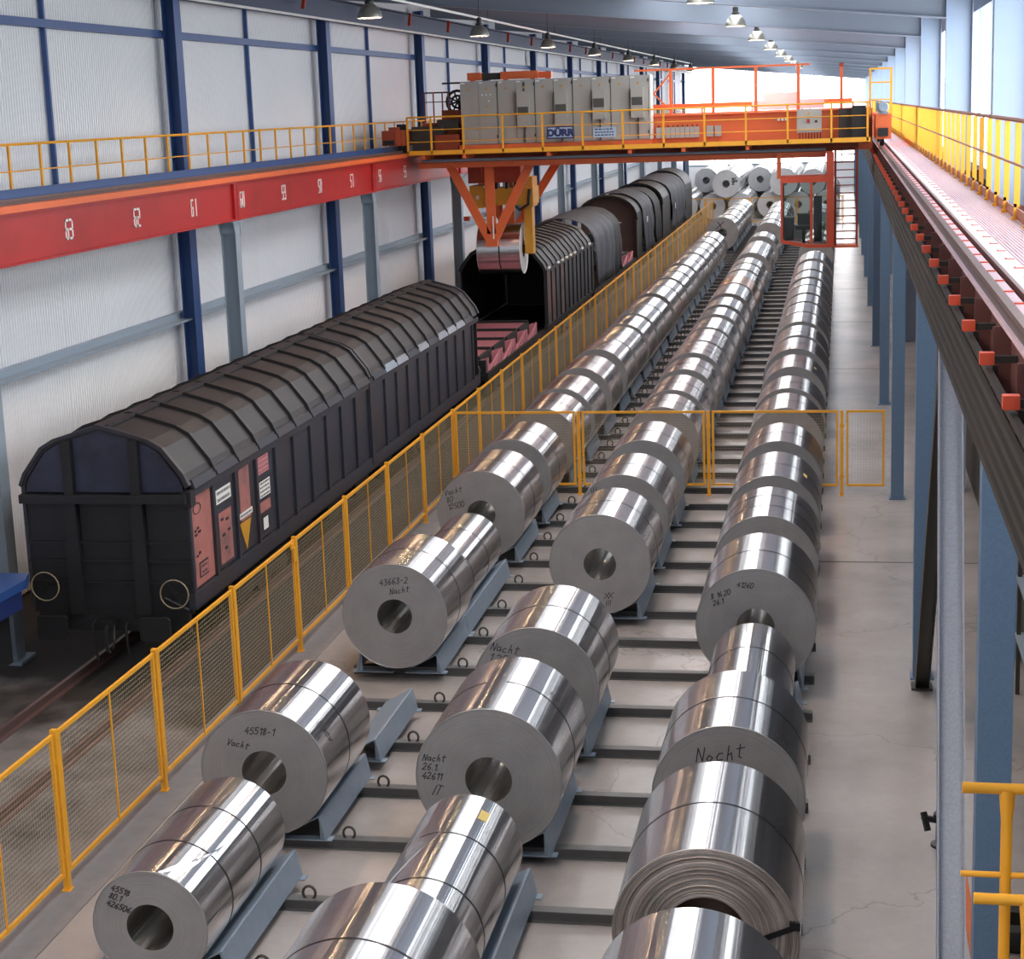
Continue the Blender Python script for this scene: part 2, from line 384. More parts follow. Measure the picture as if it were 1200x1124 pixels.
def ribbon(mb, pl, wd, fn):
    # pl: 2D polyline; fn maps (u,v)->3D
    n = len(pl)
    for i in range(n-1):
        ax, ay = pl[i]; bx, by = pl[i+1]; dx, dy = bx-ax, by-ay; l = math.hypot(dx, dy) or 1
        nx, ny = -dy/l*wd/2, dx/l*wd/2; ex, ey = dx/l*wd*.35, dy/l*wd*.35
        mb.add([fn(ax+nx-ex, ay+ny-ey), fn(ax-nx-ex, ay-ny-ey), fn(bx-nx+ex, by-ny+ey), fn(bx+nx+ex, by+ny+ey)], [(0,1,2,3)])
def text_mesh(txt, size, bold=0., sx=1., extrude=.002):
    cu = bpy.data.curves.new('t', 'FONT'); cu.body = txt; cu.size = size; cu.offset = bold; cu.extrude = extrude
    cu.align_x = 'CENTER'; cu.align_y = 'CENTER'
    ob = bpy.data.objects.new('t', cu); COL.objects.link(ob)
    dg = bpy.context.evaluated_depsgraph_get()
    me = bpy.data.meshes.new_from_object(ob.evaluated_get(dg))
    bpy.data.objects.remove(ob); bpy.data.curves.remove(cu)
    for v in me.vertices: v.co.x *= sx
    return me
def place_text(name, txt, size, pos, face, matk, parent, bold=0., sx=1.):
    """face: '-y' faces the camera end, '+x' faces right"""
    me = text_mesh(txt, size, bold, sx)
    me.materials.clear(); me.materials.append(MT[matk])
    if face == '-y': M = Matrix.Rotation(PI/2, 4, 'X')
    else: M = Matrix.Rotation(PI/2, 4, 'Z') @ Matrix.Rotation(PI/2, 4, 'X')
    me.transform(M); me.name = name
    return link(name, me, parent, Vector(pos)-wloc(parent))
# ================================================================== THE HALL
Y0, Y1 = -14.0, 186.0
fl = struct(MB().box(-9.45, 3.2, Y0, Y1, -.3, 0).build('floor', 'floor'))
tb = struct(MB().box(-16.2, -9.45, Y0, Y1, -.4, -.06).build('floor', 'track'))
kb = struct(MB().box(-9.45, -8.72, Y0, Y1-.5, -.2, .012).build('trim_1', 'kerb'))
j = MB()
for y in (8.8, 21.7+12.99, 60.6, 73.6, 86.4): j.box(-9.4 if y > 60 else -.45, 2.95, y-.022, y+.022, -.01, .0035)
struct(j.build('trim_2', 'joint'))
# ---- left wall: backing, corrugated sheets, blue columns, girts
wl = struct(MB().box(-16.1, -15.95, Y0, Y1, -.4, 13.2).build('wall_left', 'dkwall'))
HB = 6.325; C0 = 40.7
def sheet(z0, z1, wdt):
    b = MB(); n = int(wdt/.115); p = wdt/n; vs = []; fs = []
    for i in range(n):
        y = i*p
        for (a, x) in ((0, 0), (.30, 0), (.5, .048), (.8, .048)): vs.append((x, y+a*p))
    vs.append((0, wdt)); k = len(vs)
    V = [(x, y, z0) for x, y in vs]+[(x, y, z1) for x, y in vs]
    for i in range(k-1): fs.append((i, i+1, k+i+1, k+i))
    return b.add(V, fs)
tiers = [(0., 4.32), (4.40, 10.9), (10.92, 12.9)]
SH = [None]*3
for kk in range(-9, 24):
    y = C0+kk*HB
    if y < Y0 or y+HB > Y1+3: continue
    for ti, (a, c) in enumerate(tiers):
        if SH[ti] is None:
            o = sheet(a, c, HB-.035).build('wall_sheet', 'wall', wl, loc=Vector((-15.8, y+.017, 0))-wloc(wl)); SH[ti] = o
        else:
            o = SH[ti].copy(); COL.objects.link(o); o.location = Vector((-15.8, y+.017, 0))
cprof = [(-15.50,-.22),(-15.485,-.22),(-15.485,-.01),(-15.215,-.01),(-15.215,-.22),(-15.2,-.22),(-15.2,.22),(-15.215,.22),(-15.215,.01),(-15.485,.01),(-15.485,.22),(-15.50,.22)]
c0 = None
for kk in range(-4, 12):
    y = C0+kk*2*HB
    if c0 is None:
        c0 = MB().prism([(p[0], p[1]) for p in cprof], 0, 12.6, 'z').build('wall_column', 'blue', wl, loc=Vector((0, y, 0)))
    else:
        o = c0.copy(); COL.objects.link(o); o.location = (0, y, 0)
c1 = None
for kk in range(-4, 11):
    y = C0+kk*2*HB+HB
    if c1 is None: c1 = MB().box(-15.72, -15.62, -.04, .04, 7.62, 12.2).build('wall_mullion', 'blue', wl, loc=Vector((0, y, 0)))
    else:
        o = c1.copy(); COL.objects.link(o); o.location = (0, y, 0)
MB().box(-15.74, -15.52, Y0, Y1, 10.88, 11.04).build('wall_girt', 'blue', wl)
MB().prism([(-15.76,4.28),(-15.34,4.28),(-15.34,4.33),(-15.6,4.33),(-15.6,4.47),(-15.76,4.47)], Y0, Y1).build('wall_girt', 'galv', wl)
# eave beam, its white pipe and the orange clips
eb = MB(); eb.prism([(-15.2,11.72),(-14.75,11.72),(-14.75,11.76),(-14.95,11.76),(-14.95,12.3),(-14.75,12.3),(-14.75,12.34),(-15.2,12.34),(-15.2,12.3),(-15.0,12.3),(-15.0,11.76),(-15.2,11.76)], Y0, Y1-1)
eb.build('eave_beam', 'dkblue', wl)
MB().tube([(-14.72, Y0, 11.70), (-14.72, Y1-1, 11.70)], .035, 6).build('eave_pipe', 'white', wl)
clip = None
for kk in range(20):
    y = 36.6+kk*6.3
    if clip is None: clip = MB().bar((-14.70,0,11.9), (-14.70,.22,12.3), .10, .06).build('pipe_clip', 'redor', wl, loc=Vector((0,y,0)))
    else:
        o = clip.copy(); COL.objects.link(o); o.location = (0,y,0)
# ---- right wall: dark lower wall, pale columns, daylit glazing
wr = struct(MB().box(3.0, 3.2, Y0, Y1, -.3, 7.25).build('wall_right', 'dkwall'))
RC0, RP = 41.5, 12.95
wc = None
for kk in range(-3, 12):
    y = RC0+kk*RP
    if wc is None:
        b = MB(); b.box(2.24,2.26,-.16,.16,0,12); b.box(2.80,2.82,-.16,.16,0,12); b.box(2.26,2.80,-.012,.012,0,12)
        wc = b.build('wall_column', 'colwhite', wr, loc=Vector((0,y,0)))
    else:
        o = wc.copy(); COL.objects.link(o); o.location = (0,y,0)
win = struct(MB().box(2.93, 3.2, Y0, Y1, 7.2, 7.42).build('window_1', 'colwhite'))
MB().box(2.93, 3.2, Y0, Y1, 10.75, 12.0).build('window_head', 'colwhite', win)
pane = None; mull = None
for kk in range(-17, 45):
    y = RC0+kk*RP/4
    if y < Y0 or y+RP/4 > Y1+1: continue
    if pane is None:
        pane = MB().box(3.02, 3.06, .03, RP/4-.03, 7.42, 10.75).build('pane', 'glaze', win, loc=Vector((0,y,0)))
        mull = MB().box(2.95, 3.08, -.03, .03, 7.42, 10.75).build('window_mullion', 'galv', win, loc=Vector((0,y,0)))
    else:
        for s_ in (pane, mull):
            o = s_.copy(); COL.objects.link(o); o.location = (0,y,0)
MB().tube([(2.88,34.3,11.7),(2.88,28.75,7.85)], .03, 6).build('bracing_rod', 'darksteel', wr)
# ---- far end: low wall and bright glazing
we = struct(MB().box(-16, 3.2, Y1, Y1+.3, -.3, 2.4).build('wall_far', 'wall'))
w2 = struct(MB().box(-16, 3.2, Y1, Y1+.3, 2.4, 2.6).build('window_2', 'galv'))
for i in range(6):
    for k_ in range(2):
        x0 = -16+i*3.2
        MB().box(x0+.06, x0+3.14, Y1+.1, Y1+.14, 2.6+k_*5.2, 2.6+k_*5.2+5.1).build('pane', 'glazeend', w2)
# ---- roof
def rz(x): return 10.60+.105*(2.3-x)
cl = MB(); cl.add([(-16.2,Y0,rz(-16.2)+.95),(3.2,Y0,rz(3.2)+.95),(3.2,Y1+.3,rz(3.2)+.95),(-16.2,Y1+.3,rz(-16.2)+.95)]+[(-16.2,Y0,rz(-16.2)+1.1),(3.2,Y0,rz(3.2)+1.1),(3.2,Y1+.3,rz(3.2)+1.1),(-16.2,Y1+.3,rz(-16.2)+1.1)],
  [(0,1,2,3),(7,6,5,4),(0,4,5,1),(1,5,6,2),(2,6,7,3),(3,7,4,0)])
ceil = struct(fix_normals(cl.build('ceiling', 'ceil')))
rb = None
for kk in range(-4, 12):
    y = RC0+kk*RP
    if rb is None:
        b = MB(); xa, xb = -15.2, 2.24
        b.prism([(xa,rz(xa)),(xb,rz(xb)),(xb,rz(xb)+.9),(xa,rz(xa)+.9)], -.012, .012)
        b.prism([(xa,rz(xa)-.02),(xb,rz(xb)-.02),(xb,rz(xb)+.01),(xa,rz(xa)+.01)], -.16, .16)
        b.prism([(xa,rz(xa)+.88),(xb,rz(xb)+.88),(xb,rz(xb)+.92),(xa,rz(xa)+.92)], -.16, .16)
        rb = b.build('roof_beam', 'beam', ceil, loc=Vector((0,y,0)))
    else:
        o = rb.copy(); COL.objects.link(o); o.location = (0,y,0)
# added glowing panes, unseen up between the beams, for bright bands on the coils
w3 = struct(MB().box(-5.95, -5.88, Y0, Y1, rz(-5.9)+.80, rz(-5.9)+.94).build('added_roof_strip', 'beam'))
rp0 = None
for kk in range(-4, 11):
    for h_ in range(3):
        y = RC0+kk*RP+.25+h_*(RP-.5)/3
        if y+4.2 > Y1 or y < Y0: continue
        if rp0 is None:
            b = MB()
            for (u, v) in ((-5.85,-4.45),(-3.7,-2.0)): b.prism([(u,rz(u)+.88),(v,rz(v)+.88),(v,rz(v)+.93),(u,rz(u)+.93)], 0, (RP-.5)/3-.06)
            rp0 = fix_normals(b.build('added_roof_pane', 'roofglow', None, loc=Vector((0,y,0)))); rp0.parent = w3
        else:
            o = rp0.copy(); COL.objects.link(o); o.location = (0,y,0)
# ================================================================== TRACK
for s_, nm in ((-1, 'steel rail of the track, on the wall side'), (1, 'steel rail of the track, on the fence side')):
    x = -11.7+s_*.75
    b = MB(); b.prism([(x-.07,-.06),(x+.07,-.06),(x+.07,-.04),(x+.012,-.02),(x+.012,.06),(x+.036,.07),(x+.036,.11),(x-.036,.11),(x-.036,.07),(x-.012,.06),(x-.012,-.02),(x-.07,-.04)], Y0, 170)
    tag(b.build('track_rail', 'railsteel'), nm, 'rail', 'rails of the railway track')
# ================================================================== LEFT CRANE RUNWAY
YP = [27.5+12.75*k for k in range(0, 12)]
rg = root('runway_girder', 'long red crane girder with white numbers along the left wall', 'girder', (-14.1, 80, 6.65))
ys = [14.7]+YP[1:]+[178]
for i in range(len(ys)-1):
    a, c = ys[i]+.01, ys[i+1]-.01
    b = MB(); b.prism([(-14.27,6.65),(-13.87,6.65),(-13.87,6.69),(-13.95,6.69),(-13.95,7.50),(-13.87,7.50),(-13.87,7.54),(-14.27,7.54),(-14.27,7.50),(-14.2,7.50),(-14.2,6.69),(-14.27,6.69)], a, c)
    for y in (a+.03, c-.03, ): b.box(-13.95, -13.88, y-.15, y+.02, 6.69, 7.5) if y > a+.1 else b.box(-13.95, -13.88, y-.02, y+.15, 6.69, 7.5)
    b.build('girder_section', 'red', rg)
MB().box(-14.3, -13.84, 14.7, 178, 7.545, 7.665).build('top_flange', 'orange', rg)
MB().prism([(-14.13,7.665),(-14.01,7.665),(-14.01,7.68),(-14.05,7.69),(-14.05,7.71),(-14.03,7.72),(-14.03,7.76),(-14.11,7.76),(-14.11,7.72),(-14.09,7.71),(-14.09,7.69),(-14.13,7.68)], 14.7, 178).build('crane_rail', 'railsteel', rg)
for i in range(9):
    b = MB()
    for j_, ch in enumerate(str(63-i)):
        ya = 30.99+3.27*i-.17+j_*.19; W_, H_, T_ = .15, .38, .045; z0 = 6.91
        SG = {'a':(0,W_,H_-T_,H_),'g':(0,W_,H_/2-T_/2,H_/2+T_/2),'d':(0,W_,0,T_),'f':(0,T_,H_/2,H_),'b':(W_-T_,W_,H_/2,H_),'e':(0,T_,0,H_/2),'c':(W_-T_,W_,0,H_/2)}
        for k_ in {'0':'abcdef','1':'bc','2':'abged','3':'abgcd','5':'afgcd','6':'afgedc','7':'abc','8':'abcdefg','9':'abfgcd'}[ch]:
            u = SG[k_]; b.box(-13.95,-13.944,ya+u[0],ya+u[1],z0+u[2],z0+u[3])
    b.build('girder_number', 'white', rg)
cbo = root('catwalk', 'blue channel catwalk running along the left wall above the red girder', 'walkway', (-14.8, 90, 7.62))
MB().box(-15.2,-14.40,14.7,178,7.62,7.70).build('deck_plate', 'blue', cbo); MB().prism([(-14.40,7.66),(-14.34,7.66),(-14.34,7.68),(-14.38,7.68),(-14.38,7.88),(-14.34,7.88),(-14.34,7.90),(-14.40,7.90)], 14.7, 178).build('front_channel', 'blue', cbo)
gr = root('guard_rail', 'long yellow guard rail on the blue catwalk along the left wall', 'railing', (-14.43, 40, 7.70))
p0 = None; gy = 23.4
k = 0
while gy+1.28*k < 176:
    y = gy+1.28*k; k += 1
    if abs(y-58.5) < 1.0: pass
    if p0 is None: p0 = MB().box(-.02, .02, -.025, .025, 7.701, 8.66).build('post', 'yellow', gr, loc=Vector((-14.43,y,0))-Vector((-14.43,40,7.7)))
    else:
        o = p0.copy(); COL.objects.link(o); o.location = (0, y-40, -7.7)
MB().tube([(-14.43,22.3,8.67),(-14.43,176,8.67)], .028, 6).build('top_rail', 'yellow', gr)
MB().tube([(-14.43,22.3,8.20),(-14.43,176,8.20)], .014, 6).build('mid_rail', 'yellow', gr)
post0 = None
def copy_tree(o, parent=None):
    c = o.copy(); COL.objects.link(c)
    if parent is not None: c.parent = parent
    for ch in [q for q in bpy.data.objects if q.parent == o and q != c]: copy_tree(ch, c)
    return c
for i, y in enumerate(YP):
    if i == 0:
        lab = 'grey steel post under the red girder at the left edge of the photo'
    else:
        lab = 'grey steel post holding up the red girder, %s of its row from the camera' % nth(i+1)
    if post0 is None:
        post0 = root('runway_post', lab, 'post', (-14.1, y, -.06), 'grey posts under the red girder')
        b = MB(); b.box(-14.28,-14.265,y-.17,y+.17,0,6.35); b.box(-13.935,-13.92,y-.17,y+.17,0,6.35); b.box(-14.265,-13.935,y-.012,y+.012,0,6.35)
        b.build('shaft', 'galv', post0)
        MB().box(-14.42,-13.78,y-.3,y+.3,-.06,0).build('base_plate', 'galv', post0)
        h = MB()
        h.box(-14.33,-13.85,y-.50,y+.30,6.61,6.64)
        for x in (-13.92, -14.28): h.prism([(y-.30,6.61),(y-.17,6.61),(y-.17,6.30)], x-.008, x+.008, 'x'); h.prism([(y+.17,6.61),(y+.30,6.61),(y+.17,6.25)], x-.008, x+.008, 'x')
        h.box(-14.28,-13.92,y-.16,y+.16,6.34,6.61)
        h.build('bracket_head', 'galv', post0)
    else:
        o = copy_tree(post0); o.location = (-14.1, y, -.06); o['label'] = lab
# ================================================================== RIGHT CRANE RUNWAY
rc0 = None
for k in range(0, 13):
    y = 14.6+12.95*k
    lab = 'blue-grey runway column nearest the camera, at the right edge of the floor' if k == 0 else 'blue-grey runway column on the right, %s from the camera' % nth(k+1)
    if rc0 is None:
        rc0 = root('runway_column', lab, 'column', (1.26, y, 0), 'blue-grey columns under the right runway')
        MB().box(1.12,1.40,y-.14,y+.14,.03,6.36).build('shaft', 'colblue', rc0)
        MB().box(1.08,1.44,y-.18,y+.18,0,.03).build('base_plate', 'colblue', rc0)
        MB().box(1.06,1.46,y-.22,y+.22,6.36,6.40).build('cap_plate', 'colblue', rc0)
    else:
        o = copy_tree(rc0); o.location = (1.26, y, 0); o['label'] = lab
def strut(nm, lab, p, q, mat, w_=.2):
    o = root(nm, lab, 'brace', p)
    d = (Vector(q)-Vector(p)).normalized(); up = Vector((1,0,0))
    a = .1; b = MB()
    b.bar(p, q, .012, w_, (1,0,0))
    sd = d.cross(up).normalized()
    for s_ in (-1, 1):
        f = up*(s_*w_/2)
        b.bar(Vector(p)+f, Vector(q)+f, w_*.95, .014, (1,0,0))
    b.build('channel', mat, o)
    MB().box(p[0]-.16,p[0]+.16,p[1]-.16,p[1]+.16,p[2],p[2]+.04).build('foot_plate', mat, o)
    return o
strut('runway_brace', 'pale speckled galvanised brace leaning up from the nearest right column', (1.0, 15.1, .0), (1.22, 20.7, 6.2), 'strut', .25)
strut('runway_brace', 'dark brace leaning from the foot of the second right column towards the camera', (1.24, 27.0, .0), (1.24, 21.2, 6.2), 'darksteel', .2)
rg2 = root('runway_girder', 'brown-red crane girder with rail beside the right walkway', 'girder', (1.25, 80, 6.40))
for k in range(-1, 13):
    a = max(14.6+12.95*k+.01, -8); c = 14.6+12.95*(k+1)-.01
    b = MB(); b.box(1.21,1.24,a,c,6.42,7.33); b.box(1.06,1.44,a,c,6.40,6.42); b.mat(1).box(1.14,1.41,a,c,7.33,7.36)
    y = a+.5; b.mat(0)
    while y < c: b.box(1.08,1.21,y-.012,y+.012,6.42,7.33); y += 1.85
    b.build('girder_section', ['oxide','walkgrid'], rg2)
MB().prism([(1.17,7.36),(1.29,7.36),(1.29,7.37),(1.25,7.38),(1.25,7.405),(1.265,7.415),(1.265,7.445),(1.195,7.445),(1.195,7.415),(1.21,7.405),(1.21,7.38),(1.17,7.37)], -8, 178).build('crane_rail', 'railsteel', rg2)
cp = None
for k in range(0, 60):
    y = 11.7+.9*k
    if cp is None:
        cp = MB().box(1.292,1.41,-.02,.02,7.361,7.372).build('rail_clip', 'redor', rg2, loc=Vector((0,y,0))-Vector((1.25,80,6.4)))
        for v in cp.data.vertices: v.co.x += 0
        cp.location = Vector((0,y,0))-Vector((1.25,80,6.4))
    else:
        o = cp.copy(); COL.objects.link(o); o.location = cp.location+Vector((0,.9*k,0))
cr = root('conductor_rails', 'bundle of dark conductor bars on orange brackets along the right crane girder', 'power rail', (1.0, 60, 6.5))
for i, (x, z) in enumerate([(.96,6.56),(.97,6.66),(.98,6.76),(.99,6.86),(1.0,6.96),(1.02,7.07)]):
    MB().prism([(x-.02,z-.028),(x+.02,z-.028),(x+.02,z+.028),(x-.02,z+.028)], 4, 140).build('conductor_bar', 'bardark', cr)
MB().box(1.04,1.05,4,140,6.44,6.50).build('support_angle', 'galv', cr)
bk = hg = None
for k in range(0, 44):
    y = 9.05+1.85*k
    if bk is None:
        bk = MB().mat(0).box(.95,1.05,-.045,.045,7.13,7.215).mat(1).box(1.05,1.205,-.03,.03,7.14,7.19).build('bracket', ['redor','bardark'], cr, loc=Vector((0,y,0))-wloc(cr))
        b = MB(); b.prism([(.985,6.5),(1.03,6.5),(1.08,7.12),(1.04,7.12)], -.03, .03); hg = b.build('hanger', 'black', cr, loc=Vector((0,y,0))-wloc(cr))
    else:
        for s_ in (bk, hg):
            o = s_.copy(); COL.objects.link(o); o.location = s_.location+Vector((0,1.85*k,0))
# walkway with grating ribs and slotted edge
ww = root('walkway', 'pinkish white grated walkway beside the crane rail on the right', 'walkway', (1.85, 80, 7.30))
MB().box(1.47,1.66,-8,178,7.36,7.40).build('edge_plate', 'walk', ww)
b = MB()
for k in range(14):
    x = 1.675+k*.037; b.box(x,x+.022,-8,178,7.37,7.40)
b.build('grating_bars', 'walkgrid', ww)
MB().box(1.66,2.22,-8,178,7.33,7.368).build('deck_plate', 'walkgrid', ww)
MB().box(1.47,1.5,-8,178,7.0,7.36).build('edge_beam', 'oxide', ww)
sl = None
for k in range(0, 70):
    y = 12.25+.94*k
    if sl is None:
        b = MB(); b.box(1.56,1.645,-.02,.02,7.40,7.406); b.box(1.56,1.575,-.02,.09,7.40,7.408)
        sl = b.build('edge_hook', 'redor', ww, loc=Vector((0,y,0))-wloc(ww))
    else:
        o = sl.copy(); COL.objects.link(o); o.location = sl.location+Vector((0,.94*k,0))
for k in range(-3, 13):
    y = 14.6+12.95*k
    if y > -8: MB().box(1.44,2.95,y-.06,y+.06,7.2,7.33).build('support_arm', 'oxide', ww)
gr2 = root('guard_rail', 'yellow guard rail with a brown top rail along the right walkway', 'railing', (2.2, 60, 7.40))
MB().box(2.17,2.19,-8,178,7.405,7.54).build('kick_board', 'kick', gr2)
p0 = None
for k in range(0, 84):
    y = 11.5+1.49*k
    if p0 is None:
        b = MB(); b.box(2.13,2.20,-.018,.018,7.555,8.60); b.box(2.10,2.165,-.05,.05,7.40,7.43)
        b.box(2.13,2.165,-.018,.018,7.42,7.6)
        p0 = b.build('post', 'yellow', gr2, loc=Vector((0,y,0))-wloc(gr2))
    else:
        o = p0.copy(); COL.objects.link(o); o.location = p0.location+Vector((0,1.49*k,0))
MB().tube([(2.165,4,8.63),(2.165,136,8.63)], .03, 6).build('top_rail', 'kick', gr2)
MB().tube([(2.12,4,8.10),(2.12,136,8.10)], .016, 6).build('mid_rail', 'kick', gr2)
# ================================================================== MESH FENCES
WX = .062
def panel_mesh(width, z0, z1, mat_along='y'):
    """wire grid, in local coords along +x from 0..width"""
    b = MB(); n = int(width/WX); r = .0018
    for i in range(1, n):
        r = .0011; x = i*width/n; b.add([(x-r,0,z0),(x+r,-r,z0),(x,r,z0),(x-r,0,z1),(x+r,-r,z1),(x,r,z1)], [(0,1,4,3),(1,2,5,4),(2,0,3,5)])
    m_ = int((z1-z0)/WX)
    for i in range(1, m_):
        r = .0019; z = z0+i*(z1-z0)/m_; b.add([(0,-.004-r,z),(0,-.004+r,z-r),(0,-.004,z+r),(width,-.004-r,z),(width,-.004+r,z-r),(width,-.004,z+r)], [(0,1,4,3),(1,2,5,4),(2,0,3,5)])
    return b
def frame_mb(width, z0, z1, t=.05, midbar=True):
    b = MB(); b.box(0,t,-.02,.02,z0,z1); b.box(width-t,width,-.02,.02,z0,z1); b.box(t,width-t,-.02,.02,z0,z0+t); b.box(t,width-t,-.02,.02,z1-t,z1)
    return b
class Fence:
    cache = {}
    def __init__(s, nm, lab, p0, rot, group):
        s.r = root(nm, lab, 'fence', p0, group); s.r.rotation_euler = (0,0,rot)
    def _get(s, key, fn, name, mat, parent, loc):
        if key in Fence.cache:
            o = Fence.cache[key].copy(); COL.objects.link(o); o.parent = parent; o.location = loc
        else:
            o = fn().build(name, mat, None); o.parent = parent; o.location = loc; Fence.cache[key] = o
        return o
    def panel(s, x, width, z0=.2, z1=1.98, mid=True):
        k = (round(width, 2), z0, z1)
        f = s._get(('f',)+k, lambda: frame_mb(width, z0, z1), 'fence_panel', 'yellow', s.r, (x,0,0))
        s._get(('w',)+k, lambda: panel_mesh(width, z0, z1), 'wire_mesh', 'wire', f, (0,0,0))
        if mid: s._get(('m',)+k, lambda: MB().box(width/2-.012,width/2+.012,-.026,-.008,z0,z1), 'middle_bar', 'yellow', f, (0,0,0))
    def post(s, x, h=2.02, w_=.075):
        def mk():
            b = MB(); b.box(-w_/2,w_/2,-w_/2,w_/2,.01,h); b.box(-.065,.065,-.055,.055,0,.012); b.box(-w_/2-.02,w_/2+.02,-.012,.012,1.6,1.66); b.box(-w_/2-.02,w_/2+.02,-.012,.012,.42,.48); return b
        return s._get(('p', h, w_), mk, 'fence_post', 'yellow', s.r, (x,0,0))
FX = -9.1; FP = 3.185; FY = 18.6
f1 = Fence('mesh_fence', 'long yellow wire mesh fence between the goods wagons and the left coil row', (FX, FY-FP, .012), PI/2, 'yellow mesh fences')
NP = 36
for k in range(NP+1):
    f1.post(k*FP)
    if k < NP: f1.panel(k*FP+.07, FP-.14)
gate = MB(); gx = 4*FP
gate.box(gx-.20,gx-.06,-.05,-.02,1.62,1.86); gate.box(gx-.30,gx-.2,-.05,-.02,1.86,1.96)
gate.build('gate_lock', 'yellow', None).parent = f1.r
f2 = Fence('mesh_fence', 'yellow wire mesh fence crossing all three coil rows', (FX, 40.78, 0), 0, 'yellow mesh fences')
for k in range(1, 4): f2.post(FX*0+k*3.04, 1.99)
for k in range(3): f2.panel(.08+k*3.04, 2.88, .22, 1.99, mid=False)
f2.panel(3*3.04+.1, .86, .22, 1.99, mid=False)
f3 = Fence('mesh_fence', 'low-looking yellow mesh fence at the far end in front of the stacked coils', (-13.1, 132.4, 0), 0, 'yellow mesh fences')
for k in range(5):
    f3.post(k*3.3)
    if k < 4: f3.panel(k*3.3+.07, 3.16)
# ================================================================== SKID BEAMS AND COILS
RX = {'left': -7.0, 'middle': -4.13, 'right': -1.265}
def ring_mb(x):
    b = MB(); pts = [(x+.075*math.cos(t), 0, .20+.085*math.sin(t)) for t in [2*PI*i/12 for i in range(12)]]
    b.tube(pts, .017, 6, closed=True); return b
beam0 = None; nb = 0
by = [13.215+1.735*k for k in range(0, 68)]
for i, y in enumerate(by):
    lab = 'dark steel skid beam lying across the floor, %s from the camera' % nth(i+1)
    if beam0 is None:
        b = MB(); b.prism([(-.075,0),(.075,0),(.075,.02),(.035,.02),(.035,.12),(.075,.12),(.075,.14),(-.075,.14),(-.075,.12),(-.035,.12),(-.035,.02),(-.075,.02)], -7.85, -.40, 'x')
        beam0 = b.build('skid_beam', 'beamgrey', None, loc=Vector((0,y,0))); tag(beam0, lab, 'beam', 'skid beams under the coils')
        ring_mb(-6.03).build('lifting_eye', 'darksteel', None).parent = beam0
    else:
        o = copy_tree(beam0); o.location = (0,y,0); o['label'] = lab
CR = [(.20,.22),(.215,.24),(.62,.465),(.645,.465),(.715,.1525),(.69,.1525),(.625,.44),(.61,.44)]
def cradle(x, y0, y1, lab):
    o = root('coil_cradle', lab, 'cradle', (x, (y0+y1)/2, .14), 'steel cradles on the skid beams')
    for s_ in (-1, 1):
        b = MB(); b.prism([(x+s_*p[0], p[1]) for p in CR], y0, y1)
        for y in (y0+.05, y1-.07): b.prism([(x+s_*.62,.1525),(x+s_*.70,.1525),(x+s_*.63,.41),(x+s_*.62,.42)], y, y+.02)
        fix_normals(b.build('sloping_plate', 'cradle', o))
        for ya in (y0, y1-.14):
            b = MB(); b.box(x+min(s_*.1,s_*.78), x+max(s_*.1,s_*.78), ya, ya+.14, .1401, .152); b.build('foot_strip', 'cradle', o)
    return o
def coil_mb(r, L, bore, seg, rough=False):
    b = MB(); e = .012
    b.mat(0).lathe([(r, e), (r, L-e)], (0,0,0), 'y', seg)
    b.mat(1).lathe([(r-.014, .012), (r-.006, 0), (r, e)], (0,0,0), 'y', seg)
    b.mat(1).lathe([(r, L-e), (r-.006, L), (r-.014, L-.012)], (0,0,0), 'y', seg)
    if rough:
        rnd = random.Random(3); prof = []; n = 34
        for i in range(n+1):
            t = bore+(r-.014-bore)*i/n
            h = rnd.uniform(.002, .022) if 0 < i < n else .012
            prof.append((t, h))
            if 0 < i < n: prof.append((t+.006, h+rnd.uniform(-.012, .012)))
        b.mat(1).lathe(prof, (0,0,0), 'y', seg)
    else:
        b.mat(1).lathe([(bore, .012), (r-.014, .012)], (0,0,0), 'y', seg)
    b.mat(1).lathe([(r-.014, L-.012), (bore, L-.012)], (0,0,0), 'y', seg)
    b.mat(2).lathe([(bore, L-.012), (bore, .012)], (0,0,0), 'y', seg)
    return b
def coil(x, y0, y1, r, zc, lab, group, seg=48, straps=(.5,), m0='coil', m1='cface', m2='cbore', bore=.285, rough=False, nm='metal_coil'):
    L = y1-y0
    o = coil_mb(r, L, bore, seg, rough).build(nm, [m0, m1, m2], None, loc=Vector((x, y0, zc)))
    tag(o, lab, 'coil', group)
    for t in straps:
        yy = L*t
        s_ = MB().lathe([(r+.001, yy-.011), (r+.004, yy-.011), (r+.004, yy+.011), (r+.001, yy+.011)], (0,0,0), 'y', seg)
        s_.build('strap', 'strap', None).parent = o
    return o
def write(o, lines, x, z, size, rot=0., wd=.012, name='handwriting'):
    """marker writing on the near end face; x,z relative to the axis"""
    b = MB(); c, s = math.cos(rot), math.sin(rot)
    for i, t in enumerate(lines):
        for pl in strokes(t, size):
            ribbon(b, [(u, v-i*size*1.35) for u, v in pl], wd, lambda u, v: (x+u*c-v*s, .0105, z+u*s+v*c))
    q = b.build(name, 'ink', None); q.parent = o; return q
def write_wrap(o, lines, r, a0, y0, size, wd=.012, rot=0.):
    """writing on the outer wrap: a0 angle from the top to the right (deg), y0 from near end"""
    b = MB(); c, s = math.cos(rot), math.sin(rot); r = r*1.02
    for i, t in enumerate(lines):
        for pl in strokes(t, size):
            def fn(u, v):
                u, v = u*c-v*s, u*s+v*c
                a = math.radians(a0)+u/r; R = r+.003
                return (R*math.sin(a), y0+v, R*math.cos(a))
            ribbon(b, [(u, v-i*size*1.4) for u, v in pl], wd, fn)
    q = b.build('printed_marks', 'ink', None); q.parent = o; return q
